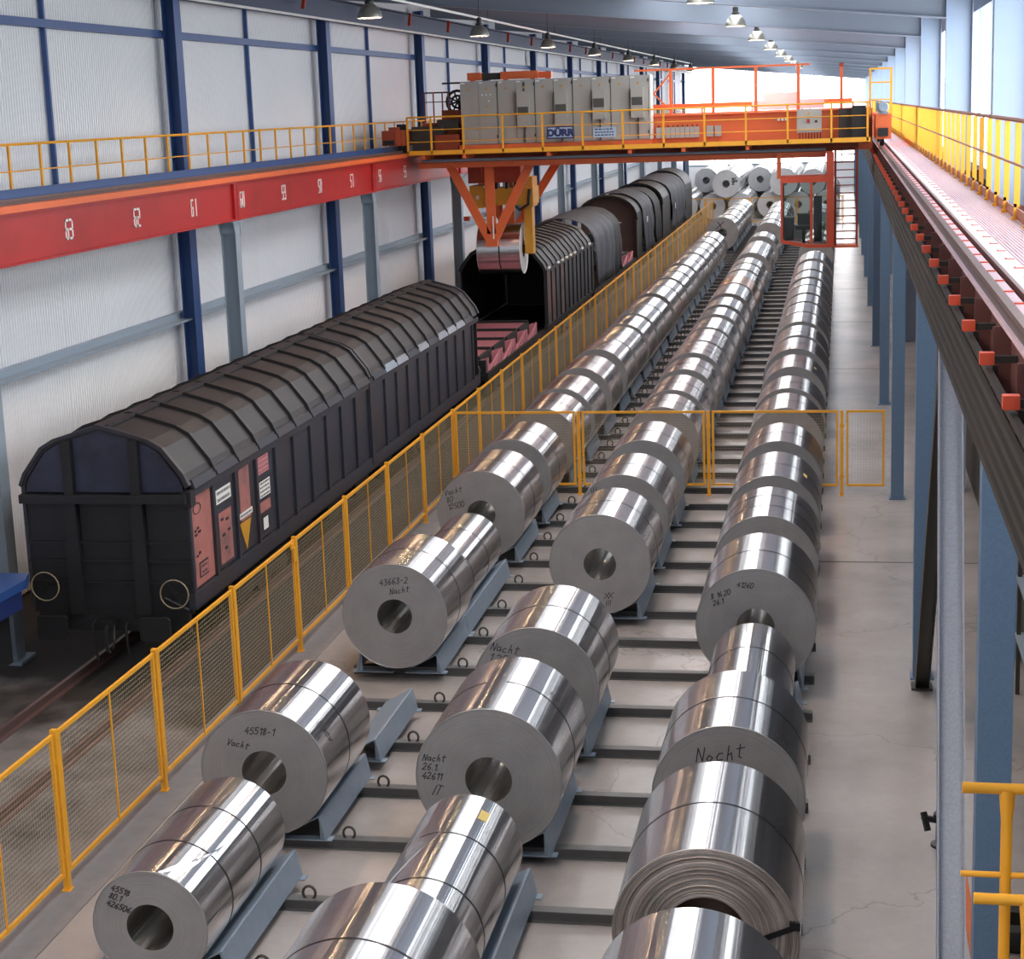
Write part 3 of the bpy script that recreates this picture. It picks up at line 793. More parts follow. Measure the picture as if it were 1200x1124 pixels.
def flap(o, r, poly, mat='coilw'):
    """loose end of the outer wrap: polygon in (angle from top to right deg, y)"""
    n = 10; b = MB(); b.smooth = True; r = r*1.02; R = r+.006; vs = []; fs = []
    (a0,y0),(a1,y1),(a2,y2),(a3,y3) = poly
    for i in range(n+1):
        t = i/n
        for (p, q) in (((a0,y0),(a1,y1)), ((a3,y3),(a2,y2))):
            a = math.radians(p[0]+(q[0]-p[0])*t); y = p[1]+(q[1]-p[1])*t
            for rr in (R, r+.001): vs.append((rr*math.sin(a), y, rr*math.cos(a)))
    for i in range(n):
        k = i*4; m_ = k+4
        fs += [(k, m_, m_+2, k+2), (k+1, k+3, m_+3, m_+1), (k, k+1, m_+1, m_), (k+2, m_+2, m_+3, k+3)]
    fs += [(0,2,3,1), (n*4, n*4+1, n*4+3, n*4+2)]
    q = b.add(vs, fs).build('loose_wrap_end', mat, None); fix_normals(q); q.parent = o; return q
def zc(r): return .128+r*1.1397+.004
R0 = .872
rows = {
 'left': [(16.07,18.72,.615),(19.89,21.95,.80),(26.58,28.6,.848),(28.78,32.55,.60),(33.69,35.95,.868),(37.03,39.25,.87),(41.05,43.35,.865),(44.0,46.3,.872),(47.5,49.95,.872),(51.1,53.4,.88),(53.9,56.9,.85),(57.4,59.8,.86),(60.2,63.0,.872),(63.4,65.7,.86),(66.5,69.4,.875),(69.9,72.2,.86),(72.7,75.3,.87),(75.8,78.2,.865),(78.8,81.3,.875),(81.9,84.3,.86),(84.9,87.5,.87),(88.1,90.9,.865),(91.5,94.2,.87),(94.9,98.3,.87),(107.6,109.7,.95),(110.2,112.4,.87),(113,115.2,.88),(115.8,118,.87),(118.6,120.8,.88),(121.4,123.6,.87),(124.2,126.6,.88),(127.2,129.8,.87)],
 'middle': [(12.55,14.85,.88),(15.3,18.5,.605),(19.69,21.75,.876),(23.11,25.35,.868),(29.87,32.1,.878),(33.32,35.5,.872),(36.9,39.2,.872),(41.05,42.95,.875),(43.8,46.3,.86),(47.1,49.3,.872),(50.0,52.4,.89),(53.0,55.6,.87),(56.2,58.75,.865),(59.6,61.6,.87),(62.6,65.0,.865),(66.0,69.4,.88),(70.0,72.8,.875),(73.2,75.4,.86),(76.0,78.5,.865),(79.0,81.3,.87),(83.9,87.7,.875),(88.2,91.2,.86),(94.0,97.0,.88),(104.5,107.2,.87),(107.8,110.4,.88),(111.0,113.6,.87),(114.2,116.8,.88),(117.4,120,.87),(120.6,123.2,.88),(123.8,126.6,.87)],
 'right': [(12.45,14.6,.885),(15.85,18.17,.886),(19.4,21.45,.866),(22.0,25.5,.60),(26.2,28.5,.893),(29.85,32.2,.88),(33.25,35.6,.875),(36.8,38.95,.872),(41.05,43.2,.86),(43.75,45.75,.875),(47.6,49.9,.86),(50.5,52.9,.9),(54.1,56.5,.86),(57.3,59.8,.87),(60.15,62.7,.87),(63.4,65.7,.86),(66.2,68.75,.865),(69.3,71.4,.86),(71.8,74.4,.88),(75.4,78.9,.87),(80.6,84.3,.86),(92.0,94.2,.87),(96.0,98.4,.87),(113.5,116,.87),(116.6,119,.88),(119.6,122,.87)],
}
special = {
 ('left',0): 'small-diameter coil with a dark open bore at the near end of the left row',
 ('left',1): 'coil with a number and a word handwritten on its end, second in the left row',
 ('left',2): 'coil with scribbled number above a round bore, third in the left row beside the fence',
 ('left',3): 'thin coil with a loose bright wrap end, fourth in the left row',
 ('middle',0): 'coil cut off by the bottom edge of the photo in the middle row',
 ('middle',1): 'thin coil with a yellow sticker and a slit wrap, second in the middle row',
 ('middle',2): 'wide coil marked with three handwritten lines left of its bore, third in the middle row',
 ('middle',4): 'coil with open round bore facing the camera, fifth in the middle row',
 ('right',0): 'shiny coil cut off by the bottom edge of the photo in the right row',
 ('right',1): 'coil with a rough layered end and rusty core, second in the right row',
 ('right',2): 'coil with one handwritten word on its shaded end, third in the right row',
 ('right',3): 'thin coil with two straps, fourth in the right row',
 ('middle',16): 'brownish coil among the silver ones in the middle row, seventeenth from the camera',
 ('left',24): 'coil with an X chalked on its end face, far along the left row',
}
CO = {}
for rn, lst in rows.items():
    for i, (a, c, r) in enumerate(lst):
        r = r*1.02
        lab = special.get((rn, i), 'silver metal coil lying in the %s row, %s from the camera' % (rn, nth(i+1)))
        kw = {}
        seg = 72 if a < 36 else 40 if a < 60 else 28
        if r < .65: kw.update(straps=(.3,.66), bore=.255)
        elif a > 62: kw.update(straps=())
        if (rn, i) == ('right',1): kw.update(rough=True, m1='crough', m2='core', bore=.40)
        if (rn, i) == ('middle',16): kw.update(m0='coilbrown')
        if (rn, i) in (('left',10),('right',12),('middle',10),('right',5)): kw.update(straps=(.35,.7))
        CO[rn, i] = coil(RX[rn], a, c, r, zc(r), lab, 'coils in the three skid rows', seg, **kw)
        if r > .65 or i < 5:
            cradle(RX[rn], a+.12 if i or rn != 'left' else a+.3, c+.28 if a < 36 else c-.1, 'grey steel cradle under the %s coil of the %s row' % (nth(i+1), rn))
cradle(RX['left'], 22.75, 25.0, 'empty grey cradle between the second and third coils of the left row')
o = CO['left',0]; write(o, ['45518','80.1','426506'], -.40, .40, .066, -.35); flap(o, .615, [(12,.02),(46,.9),(50,1.55),(30,.02)])
o = CO['left',1]; write(o, ['45518-1'], -.22, .5, .09, -.06); write(o, ['Vacht'], -.46, .36, .085, -.25); write_wrap(o, ['1080V'], .80, 47, .35, .10)
o = CO['left',2]; write(o, ['43663-2'], -.22, .50, .10, .10); write(o, ['Nacht'], -.06, .36, .10, .12)
o = CO['left',3]; flap(o, .60, [(20,.05),(52,.5),(56,1.3),(36,.05)])
o = CO['left',4]; write(o, ['Vacht','80','12500'], -.72, .38, .11, .2)
o = CO['middle',1]; flap(o, .605, [(-64,.3),(-5,2.1),(-22,2.6),(-70,1.2)], 'coil')
b = MB(); 
sx_ = []
for a in (22, 32):
    for y in (2.62, 2.86): sx_.append((.6225*math.sin(math.radians(a)), y, .6225*math.cos(math.radians(a))))
b.add(sx_, [(0,2,3,1)]); b.build('sticker', 'yellowtag', None, label='pale yellow paper sticker').parent = o
o = CO['middle',2]; write(o, ['Nacht','26.1.','42611'], -.80, .22, .085, -.08); write(o, ['IT'], -.72, -.20, .13, -.25); flap(o, .876, [(-12,.02),(4,.02),(4,1.95),(-12,1.95)], 'coilw'); write_wrap(o, ['1.0R'], .876, 38, 1.2, .10)
o = CO['middle',3]; write(o, ['Nacht','1.25'], -.62, .55, .12, -.2)
o = CO['middle',4]; write(o, ['XX','III'], .06, -.62, .10, .1)
o = CO['middle',5]; write(o, ['Vl','80R'], -.60, .48, .12, .35)
o = CO['right',2]; write(o, ['Nocht'], -.36, .42, .17, .12, .014); write_wrap(o, ['1.10','1.23'], .866, 36, .35, .10)
o = CO['right',1]; write_wrap(o, ['1.05','11.3'], .886, 42, 1.3, .12)
b = MB(); b.bar((.27, -.008, -.11), (.84, -.008, .14), .01, .055, (0,0,1)); b.box(.80,.90,-.03,.02,.12,.2); b.build('radial_strap', 'strap', None, label='dark strap running through the bore').parent = o
b = MB(); b.box(.18,.30,-.06,-.01,-.16,-.06); b.build('strap_guard', 'cradle', None).parent = o
o = CO['right',4]; write(o, ['B 16.20','26.1'], -.66, .42, .08, .25); write(o, ['41260'], -.28, .62, .08, -.1)
o = CO['left',24]; write(o, ['X'], -.35, .3, .38, 0, .05)
for rn, i in (('right',6),('right',10)):
    o = CO[rn, i]; r = rows[rn][i][2]*1.02; v = []
    for a in (38, 44):
        for y in (.9, 1.15): v.append(((r+.004)*math.sin(math.radians(a)), y, (r+.004)*math.cos(math.radians(a))))
    MB().add(v, [(0,2,3,1)]).build('sticker', 'yellowtag', None, label='pale paper sticker').parent = o
for rn, i in (('left',11),('left',12),('right',11),('middle',10)):
    o = CO[rn, i]; r = rows[rn][i][2]*1.02
    b = MB(); a0 = -12
    for k in range(4):
        a, c = math.radians(a0+k*.6), math.radians(a0+2+k*.6); y = .02+k*.16; R = r+.004
        b.add([(R*math.sin(a),y,R*math.cos(a)),(R*math.sin(c),y,R*math.cos(c)),(R*math.sin(c),y+.12,R*math.cos(c)),(R*math.sin(a),y+.12,R*math.cos(a))], [(0,1,2,3)])
    b.build('printed_marks', 'ink', None).parent = o
# ---- stacked coils beyond the far fence
G2 = 'stacked coils beyond the far fence'
XL = [-11.95,-9.83,-7.62,-5.42,-3.28,-1.12]
for i, x in enumerate(XL):
    for k in range(12):
        r = .98; y = 139.6+k*2.25+(.3 if i % 2 else 0)
        coil(x, y, y+1.9, r, r+.02, 'pale coil on the ground beyond the far fence, %s from the left, %s back' % (nth(i+1), nth(k+1)), G2, 24, (), 'coil', 'cwhite')
UP = [(-10.89,148.0,.98,1.06),(-8.725,139.2,1.06,1.105),(-6.52,148.0,.98,1.10),(-4.35,139.2,1.06,1.07),(-2.20,141.0,.98,1.08)]
for i, (x, ys0, r, hg_) in enumerate(UP):
    for k in range(10 if ys0 < 145 else 7):
        y = ys0+k*2.3
        zz = 1.0+math.sqrt((r+.98)**2-hg_**2)+.003
        o = coil(x, y, y+1.95, r, zz, 'pale coil in the upper tier beyond the far fence, %s from the left, %s back' % (nth(i+1), nth(k+1)), G2, 24, (), 'coil', 'cwhite')
        if i == 1 and k == 0: write(o, ['45.1','42611','1.2'], .42, .30, .14, 0, .05)
# ================================================================== GOODS WAGONS
WC = -11.72
def hood_profile(sc=1., dz=0., side=1.42):
    pts = [(1.42,3.23),(1.34,3.42),(1.02,3.84),(.80,3.97),(.40,4.09),(0,4.20)]
    pts = [(p[0]*side/1.42, p[1]+dz) for p in pts]
    return pts+[(-p[0], p[1]) for p in pts[-2::-1]]
def round_profile(hw, zs, zt, n=14):
    return [(hw*math.cos(PI*i/n), zs+(zt-zs)*math.sin(PI*i/n)**.85) for i in range(n+1)]
def arch_shell(prof, y0, y1, t, cx=WC):
    inn = []
    for i, p in enumerate(prof):
        a = Vector((p[0], p[1])); c = Vector((0, 2.2)); d = (c-a).normalized()*t
        inn.append((p[0]+d.x, p[1]+d.y))
    poly = [(cx+p[0], p[1]) for p in prof]+[(cx+p[0], p[1]) for p in inn[::-1]]
    b = MB(); n = len(prof)
    V = []
    for y in (y0, y1):
        V += [(cx+p[0], y, p[1]) for p in prof]+[(cx+p[0], y, p[1]) for p in inn]
    F = []
    N = 2*n
    for i in range(n-1):
        F += [(i, i+1, N+i+1, N+i), (n+i, N+n+i, N+n+i+1, n+i+1), (i, n+i, n+i+1, i+1), (N+i, N+i+1, N+n+i+1, N+n+i)]
    F += [(0, N, N+n, n), (n-1, 2*n-1, N+2*n-1, N+n-1)]
    return b.add(V, F)
def rib(prof, y, wd, t, mat, parent, name='roof_rib'):
    out = []
    for p in prof:
        a = Vector((p[0], p[1])); d = (a-Vector((0, 2.2))).normalized()*t
        out.append((p[0]+d.x, p[1]+d.y))
    return fix_normals(arch_shell(out, y-wd/2, y+wd/2, t+.01).build(name, mat, parent))
def bogie(parent, y):
    for yy in (y-.9, y+.9):
        b = MB()
        for s_ in (-1, 1):
            b.lathe([(.0,-.06),(.44,-.06),(.46,-.05),(.43,.06),(.0,.06)], (WC+s_*.75, yy, .57), 'x', 20)
        b.tube([(WC-.75,yy,.57),(WC+.75,yy,.57)], .08, 8)
        b.build('wheelset', 'black', parent)
    for s_ in (-1, 1):
        b = MB(); b.prism([(y-1.5,.5),(y-1.3,.38),(y-.4,.5),(y-.3,.35),(y+.3,.35),(y+.4,.5),(y+1.3,.38),(y+1.5,.5),(y+1.3,.85),(y-1.3,.85)], WC+s_*1.0-.07, WC+s_*1.0+.07, 'x')
        b.build('bogie_frame', 'black', parent)
def end_gear(parent, y, sgn=-1):
    """buffers, coupler, hoses and hand wheels on a wagon end; sgn -1 faces the camera"""
    for s_ in (-1, 1):
        b = MB(); x = WC+s_*.88
        b.tube([(x,y,.98),(x,y+sgn*.40,.98)], .1, 10)
        b.prism([(x-.26,.82),(x-.22,.78),(x+.22,.78),(x+.26,.82),(x+.26,1.14),(x+.22,1.18),(x-.22,1.18),(x-.26,1.14)], min(y+sgn*.40, y+sgn*.45), max(y+sgn*.40, y+sgn*.45))
        b.build('buffer', 'wagonend', parent)
    b = MB(); b.box(WC-.1,WC+.1,min(y,y+sgn*.3),max(y,y+sgn*.3),.92,1.06)
    b.tube([(WC,y+sgn*.3,1.0),(WC,y+sgn*.36,.9),(WC,y+sgn*.36,.62),(WC+.05,y+sgn*.36,.55)], .03, 6)
    b.tube([(WC+.08,y+sgn*.2,1.0),(WC+.14,y+sgn*.36,.75),(WC+.10,y+sgn*.36,.62)], .022, 6)
    b.build('coupling', 'black', parent)
    for dx in (-.32, .26):
        MB().tube([(WC+dx,y,1.0),(WC+dx,y+sgn*.16,.95),(WC+dx+.02,y+sgn*.18,.6),(WC+dx+.06,y+sgn*.15,.35)], .022, 6).build('brake_hose', 'rubber', parent)
def hand_wheel(parent, x, y, z, sgn=-1, r=.24):
    b = MB()
    b.tube([(x+r*math.cos(2*PI*i/18), y+sgn*.10, z+r*math.sin(2*PI*i/18)) for i in range(18)], .011, 6, closed=True)
    hw = b.build('hand_wheel', 'wheelr', parent); b = MB()
    for i in range(3):
        a = PI*i/3; b.tube([(x-r*math.cos(a), y+sgn*.09, z-r*math.sin(a)), (x+r*math.cos(a), y+sgn*.09, z+r*math.sin(a))], .004, 5)
    b.tube([(x,y,z),(x,y+sgn*.1,z)], .02, 6)
    b.build('wheel_spokes', 'black', hw)
# ---- wagon 1: long closed wagon with ribbed roof
W1 = root('goods_wagon', 'dark closed goods wagon with ribbed arched roof, nearest on the track', 'wagon', (WC, 38, .11))
PR = hood_profile()
wy0, wy1, wmid = 26.5, 50.2, 38.0
XS = WC+1.42
for (a, c) in ((wy0+.02, wmid-.16), (wmid+.16, wy1)):
    arch_shell(PR, a, c, .05).build('roof_shell', 'wagonroof', W1)
for k in range(10): rib(PR, wy0+1.3+1.118*k-.02, .09, .06, 'wagonend', W1)
for k in range(10): rib(PR, wmid+1.25+1.118*k, .09, .06, 'wagonend', W1)
for y in (wy0+.04, wmid-.1, wmid+.1, wy1-.04): rib(PR, y, .10, .05, 'wagon', W1, 'roof_hoop')
MB().box(WC-.13, WC+.13, wy0+.1, wmid-.2, 4.185, 4.235).build('ridge_walk', 'wagonroof', W1)
MB().box(WC-.13, WC+.13, wmid+.2, wy1-.1, 4.185, 4.235).build('ridge_walk', 'wagonroof', W1)
# side walls
def side_panels(parent, y0, n, pitch, x, z0, z1, pink=(), mat='wagon', special=None):
    for i in range(n):
        a, c = y0+pitch*i+.05, y0+pitch*(i+1)-.05
        o = MB().box(x-.09, x-.05, a, c, z0, z1).build('side_panel', 'wagonpink' if i in pink else mat, parent)
        MB().box(x-.10, x, a-.085, a+.015, z0-.05, z1).build('side_post', mat, parent)
        if special and i in special: special[i](o, a, c)
    y = y0+pitch*n-.05
    MB().box(x-.10, x, y, y+.10, z0-.05, z1).build('side_post', mat, parent)
def mark(parent, name, x, y0, y1, z0, z1, mat, lines=0, frame=None, ink='ink', label=None):
    if frame: MB().box(x-.006, x, y0-.03, y1+.03, z0-.03, z1+.03).build('sign_frame', frame, parent)
    q = MB().box(x-.005, x+.006, y0, y1, z0, z1).build(name, mat, parent, label=label)
    if lines:
        b = MB(); rnd = random.Random(name+str(y0)); h = (z1-z0)/lines
        for l in range(lines):
            y = y0+.04
            while y < y1-.06:
                w_ = rnd.uniform(.02, .06); zz = z1-h*(l+.5)
                b.box(x+.0062, x+.0075, y, min(y+w_, y1-.03), zz-h*.22, zz+h*.22); y += w_+.022
        b.build('sign_lettering', ink, q.parent)
    return q
XM = XS-.05+.007
def sp0(o, a, c):
    b = MB()
    b.tube([(XM, a+.36+.17*math.cos(2*PI*i/14), 2.78+.09*math.sin(2*PI*i/14)) for i in range(14)], .010, 4, closed=True)
    for (u, z, w_) in ((.2,2.33,.28),(.2,2.40,.2),(.22,1.98,.2)): b.box(XM-.004, XM+.002, a+u, a+u+w_*.4, z, z+.04); b.box(XM-.004, XM+.002, a+u+w_*.55, a+u+w_, z+.03, z+.07)
    b.build('stencil_marks', 'ink', o)
    mark(o, 'number_plate', XM, a+.34, a+.70, 1.64, 1.84, 'wagonpink', 2, 'ink')
def sp1(o, a, c):
    mark(o, 'name_grid', XM, a+.15, a+.88, 2.62, 2.86, 'white', 2, None, 'wagon')
    MB().box(XM-.006, XM, a+.22, a+.85, 1.56, 2.45).build('faded_patch', 'wagonpink', o)
    b = MB()
    for (u, z) in ((.3,2.3),(.55,2.26),(.35,2.02),(.62,2.06),(.42,1.78)): b.box(XM, XM+.003, a+u, a+u+.14, z, z+.05)
    b.build('stencil_marks', 'ink', o)
def sp2(o, a, c):
    MB().box(XM-.006, XM, a+.2, a+.75, 2.05, 2.98).build('faded_patch', 'wagonpink', o)
    mark(o, 'label_strip', XM+.004, a+.12, a+.80, 2.10, 2.20, 'white', 1)
    MB().prism([(a+.12,2.02),(a+.72,2.02),(a+.42,1.50)], XM-.006, XM+.003, 'x').build('warning_triangle', 'ochre', o)
def sp3(o, a, c):
    mark(o, 'notice', XM, a+.12, a+.72, 2.66, 2.98, 'pink', 4, None, 'wagonpink')
    mark(o, 'notice', XM, a+.14, a+.74, 2.22, 2.52, 'white', 4, 'ink')
    MB().box(XM-.006, XM, a+.12, a+.72, 1.95, 2.14).build('faded_patch', 'wagonpink', o)
    mark(o, 'notice', XM, a+.26, a+.52, 1.62, 1.84, 'white', 0, 'ink')
side_panels(W1, wy0+.08, 10, 1.132, XS, 1.49, 3.02, (0,), 'wagon', {0:sp0, 1:sp1, 2:sp2, 3:sp3})
side_panels(W1, wmid+.25, 10, 1.118, XS, 1.49, 3.02)
MB().box(XS-.1, XS+.01, wy0, wy1, 3.02, 3.14).build('side_rail', 'wagon', W1)
MB().box(XS-.1, XS+.01, wy0, wy1, 1.20, 1.46).build('side_sill', 'wagon', W1)
MB().box(XS-.12, XS+.03, wmid-.14, wmid+.14, 1.3, 3.22).build('middle_post', 'wagon', W1)
MB().box(WC-1.42, WC-1.36, wy0, wy1, 1.2, 3.23).build('side_wall', 'wagon', W1)
# eave plates: raised flaps at the foot of each roof bay
for (ya, n) in ((wy0+.2, 10), (wmid+.2, 10)):
    for k in range(n):
        a = ya+1.118*k+.04; c = a+1.04
        MB().prism([(XS-.03,3.17),(XS+.035,3.15),(XS+.05,3.16),(XS+.0,3.30),(XS-.05,3.32)], a, c).build('eave_flap', 'strut' if (ya > 37 and k in (2,4,6,7,8)) else 'galv' if (ya > 37 and k == 1) else 'wagon', W1)
MB().box(WC-1.36, WC+1.36, wy0+.2, wy1-.2, 1.12, 1.3).build('floor_frame', 'black', W1)
MB().box(WC-1.3, WC+1.3, wy0, wy0+.12, .82, 1.2).build('headstock', 'wagonend', W1)
MB().box(WC-1.3, WC+1.3, wy1-.12, wy1, .82, 1.2).build('headstock', 'wagonend', W1)
for s_, x in ((0, WC-.57), (1, WC+.57)):
    MB().prism([(x-.13,1.12),(x+.13,1.12),(x+.10,2.98),(x-.10,2.98)], wy0-.10, wy0+.02).build('end_post', 'wagonend', W1)
for (a, c) in ((-1.38,-.69),(-.45,.45),(.69,1.38)):
    MB().box(WC+a, WC+c, wy0+.02, wy0+.06, 1.12, 2.98).build('end_panel', 'wagonend', W1)
for z in (2.28, 1.98, 1.62): MB().box(WC-1.38, WC+1.38, wy0-.02, wy0+.05, z, z+.05).build('end_rail', 'wagonend', W1)
MB().box(WC-1.42, WC+1.42, wy0-.13, wy0+.06, 2.98, 3.12).build('end_beam', 'wagonend', W1)
up = [(p[0]*.96, p[1]-.05) for p in PR]
def clip_prof(x0, x1, z0=3.14):
    xs = sorted([p[0] for p in up]); f = lambda x: next((up[i][1]+(up[i+1][1]-up[i][1])*(x-up[i][0])/(up[i+1][0]-up[i][0]) for i in range(len(up)-1) if up[i+1][0] <= x <= up[i][0]), 3.18)
    mid = [x for x in xs if x0+.01 < x < x1-.01]
    return [(WC+x0, z0), (WC+x1, z0)]+[(WC+x, f(x)) for x in [x1]+mid[::-1]+[x0]]
for (a, c) in ((-1.34,-.66),(-.48,.48),(.66,1.34)):
    MB().prism(clip_prof(a, c), wy0+.02, wy0+.05).build('end_window_panel', 'wagonsheen', W1)
for x in (-.57, .57): MB().box(WC+x-.08, WC+x+.08, wy0-.08, wy0+.04, 3.12, 4.0).build('upper_end_post', 'wagonend', W1)
MB().box(XS-.11, XS+.06, wy0-.02, wy0+.2, 2.9, 3.16).build('corner_block', 'wagonend', W1)
hand_wheel(W1, WC-1.08, wy0-.06, 1.6); hand_wheel(W1, WC+1.14, wy0-.06, 1.5)
MB().tube([(WC+.95,wy0-.1,1.42),(WC+1.35,wy0-.1,1.22)], .03, 6).build('brake_lever', 'wagonend', W1)
end_gear(W1, wy0)
end_gear(W1, wy1, 1)
bogie(W1, 31.0); bogie(W1, 45.5)
for yy in (36.0, 38.2, 40.4): MB().box(WC-.9, WC+.9, yy, yy+1.2, .45, 1.12).build('underfloor_box', 'black', W1)
hand_wheel(W1, WC+1.15, wy1+.06, 1.55, 1)
# far end wall of wagon 1
MB().box(WC-1.38, WC+1.38, wy1-.06, wy1-.02, 1.12, 3.2).build('end_panel', 'wagonend', W1)
# ---- wagons 2 and 3: telescopic hoods, open bays with pink coil cradles, tarpaulins
def saddle(parent, y0, y1, mat='pink'):
    o = MB(); o.box(WC-1.36,WC+1.36,y0,y1,1.281,1.30)
    for ya in (y0, y1-.12):
        o.prism([(WC-1.36,1.28),(WC-1.36,1.72),(WC-.2,1.40),(WC+.2,1.40),(WC+1.36,1.72),(WC+1.36,1.28)], ya, ya+.12)
    q = fix_normals(o.build('coil_saddle', mat, parent))
    b = MB()
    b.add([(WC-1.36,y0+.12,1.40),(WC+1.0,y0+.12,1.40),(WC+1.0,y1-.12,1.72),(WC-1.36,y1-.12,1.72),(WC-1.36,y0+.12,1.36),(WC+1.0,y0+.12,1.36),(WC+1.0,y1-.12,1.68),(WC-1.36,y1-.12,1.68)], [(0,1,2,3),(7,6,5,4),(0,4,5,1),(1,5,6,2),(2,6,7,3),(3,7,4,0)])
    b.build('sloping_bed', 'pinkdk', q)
    b = MB()
    b.bar((WC+1.36,y0+.1,1.3), (WC+1.36,y1-.1,1.70), .05, .06); b.bar((WC+1.36,(y0+y1)/2,1.3), (WC+1.36,y1-.3,1.62), .05, .06)
    b.build('side_gusset', 'pink', q)
    b = MB(); b.box(WC-1.36,WC+1.06,y1-.10,y1+.02,1.66,1.80); b.box(WC+1.0,WC+1.10,y0+.1,y1-.1,1.36,1.74); b.build('lining_and_gap_shade', 'rubber', q)  # top lining, plus a black side strip drawing the shadow gap beside the bed
    return q
def under(parent, y0, y1):
    MB().box(WC-1.36, WC+1.36, y0, y1, 1.1, 1.28).build('floor_frame', 'black', parent)
    for s_ in (-1, 1): MB().box(WC+s_*1.40-.04, WC+s_*1.40+.04, y0, y1, 1.05, 1.34).build('side_sill', 'wagonend', parent)
    bogie(parent, y0+4); bogie(parent, y1-4)
    end_gear(parent, y0); end_gear(parent, y1, 1)
def tarp_mb(prof, y0, y1, z_low, seed, amp=.03, ny=26, flare=.25):
    """cloth following the hood then hanging down both sides with folds"""
    rnd = random.Random(seed); b = MB(); b.smooth = True
    pr = list(prof); top = pr[0]; bot = pr[-1]
    R = [(top[0]+.04, z_low+(top[1]-z_low)*t) for t in (0,.2,.4,.6,.8)]
    Lf = [(bot[0]-.04, z_low+(bot[1]-z_low)*t) for t in (.8,.6,.4,.2,0)]
    P = [(WC+p[0], p[1]) for p in R+pr+Lf]; nx = len(P)
    ph = [rnd.uniform(0, 6.28) for _ in range(6)]
    for j in range(ny+1):
        t = j/ny; y = y0+(y1-y0)*t
        for i, (x, z) in enumerate(P):
            s_ = 1 if x > WC else -1
            low = max(0, (3.3-z)/2)
            f = math.sin(t*9+ph[0]+.9*math.sin(t*13+ph[2]))*.4+math.sin(t*23+ph[1]+i*.35+2*math.sin(i*.5+ph[3]))*.6
            n1 = rnd.uniform(-1, 1)
            b.v.append((x+s_*(.05+f*amp*(1+3*low)+n1*amp*.3), y+low*flare*t*0, z+(.04+n1*amp*.5+f*amp*.4 if z > 3.0 else 0)))
    for j in range(ny):
        for i in range(nx-1):
            a = j*nx+i; b.f.append((a, a+1, a+nx+1, a+nx)); b.mi.append(0); b.sm.append(True)
    return b
def cloth(mb, name, mat, parent):
    o = fix_normals(mb.build(name, mat, parent, sharp=False))
    md = o.modifiers.new('thickness', 'SOLIDIFY'); md.thickness = .015; md.offset = 1
    return o
W2 = root('goods_wagon', 'open wagon with pink coil cradles and a pushed-back ribbed hood, second on the track', 'wagon', (WC, 63, .11))
under(W2, 51.3, 74.0)
for k in range(4):
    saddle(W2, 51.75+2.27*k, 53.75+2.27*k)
MB().box(WC-1.36, WC+1.36, 51.35, 51.5, 1.28, 1.7).build('end_wall', 'wagonend', W2)
P2 = hood_profile(1, .16, 1.50)
arch_shell(P2, 61.7, 73.8, .05).build('hood_shell', 'wagonroof', W2)
XH = WC+1.50
for k in range(11):
    y = 62.55+1.03*k
    rib(P2, y, .12, .05, 'wagonend', W2, 'hood_rib')
for k in range(11):
    y = 61.9+1.05*k
    MB().box(XH-.03, XH+.02, y+.08, y+.97, 1.42, 3.30).build('side_panel', 'hoodpink' if k in (0, 1, 3) else 'wagon', W2)
    MB().box(XH-.05, XH+.07, y-.08, y+.06, 1.36, 3.32).build('side_post', 'wagonend', W2)
    if k % 2 == 0 or k in (3, 5): MB().box(XH+.03, XH+.09, y+.2, y+.62, 3.40, 3.47).build('eave_clip', 'white', W2)
MB().box(XH-.05, XH+.07, 73.45, 73.8, 1.36, 3.32).build('side_post', 'wagonend', W2)
MB().box(XH-.05, XH+.09, 61.7, 73.8, 3.31, 3.40).build('side_rail', 'wagonend', W2)
MB().box(XH-.05, XH+.07, 61.7, 73.8, 1.34, 1.46).build('hood_sill', 'wagonend', W2)
MB().box(WC-1.52, WC-1.46, 61.7, 73.8, 1.36, 3.4).build('side_wall', 'wagonend', W2)
rib(P2, 61.72, .16, .08, 'wagonend', W2, 'hood_hoop')
b = MB(); b.prism([(WC+p[0]*.95, p[1]-.04) for p in P2]+[(WC-1.4,1.3),(WC+1.4,1.3)], 70.0, 70.05); fix_normals(b.build('inner_bulkhead', 'black', W2))
W3 = root('goods_wagon', 'tarpaulin-covered wagon with an open bay showing a white coil, third on the track', 'wagon', (WC, 86, .11))
under(W3, 74.9, 98.5)
P3 = round_profile(1.44, 3.1, 4.3)
cloth(tarp_mb(P3, 75.0, 81.5, 1.5, 1), 'tarpaulin', 'tarp', W3)
cloth(tarp_mb([(p[0]*.98, p[1]-.03) for p in P3], 81.3, 84.2, 1.4, 2), 'tarpaulin', 'tarpdk', W3)
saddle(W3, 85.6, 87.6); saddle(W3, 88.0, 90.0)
P4 = round_profile(1.50, 3.2, 4.42)
arch_shell(P4, 90.9, 93.3, .05).build('hood_shell', 'black', W3)
rib(P4, 90.95, .5, .08, 'black', W3, 'hood_hoop')
b = MB(); b.prism([(WC+p[0]*.95, p[1]-.04) for p in P4]+[(WC-1.42,1.3),(WC+1.42,1.3)], 91.3, 91.36); fix_normals(b.build('brown_bulkhead', 'brown', W3))
MB().box(WC+1.44, WC+1.52, 90.7, 93.2, 1.3, 3.2).build('side_wall', 'black', W3)
MB().box(WC+.3, WC+.65, 91.24, 91.3, 3.05, 3.10).build('label_plate', 'white', W3)
cloth(tarp_mb(P4, 93.2, 98.4, 1.4, 3), 'tarpaulin', 'tarp', W3)
MB().box(WC+1.62, WC+1.63, 94.6, 94.95, 2.85, 3.15).build('paper_label', 'white', W3)
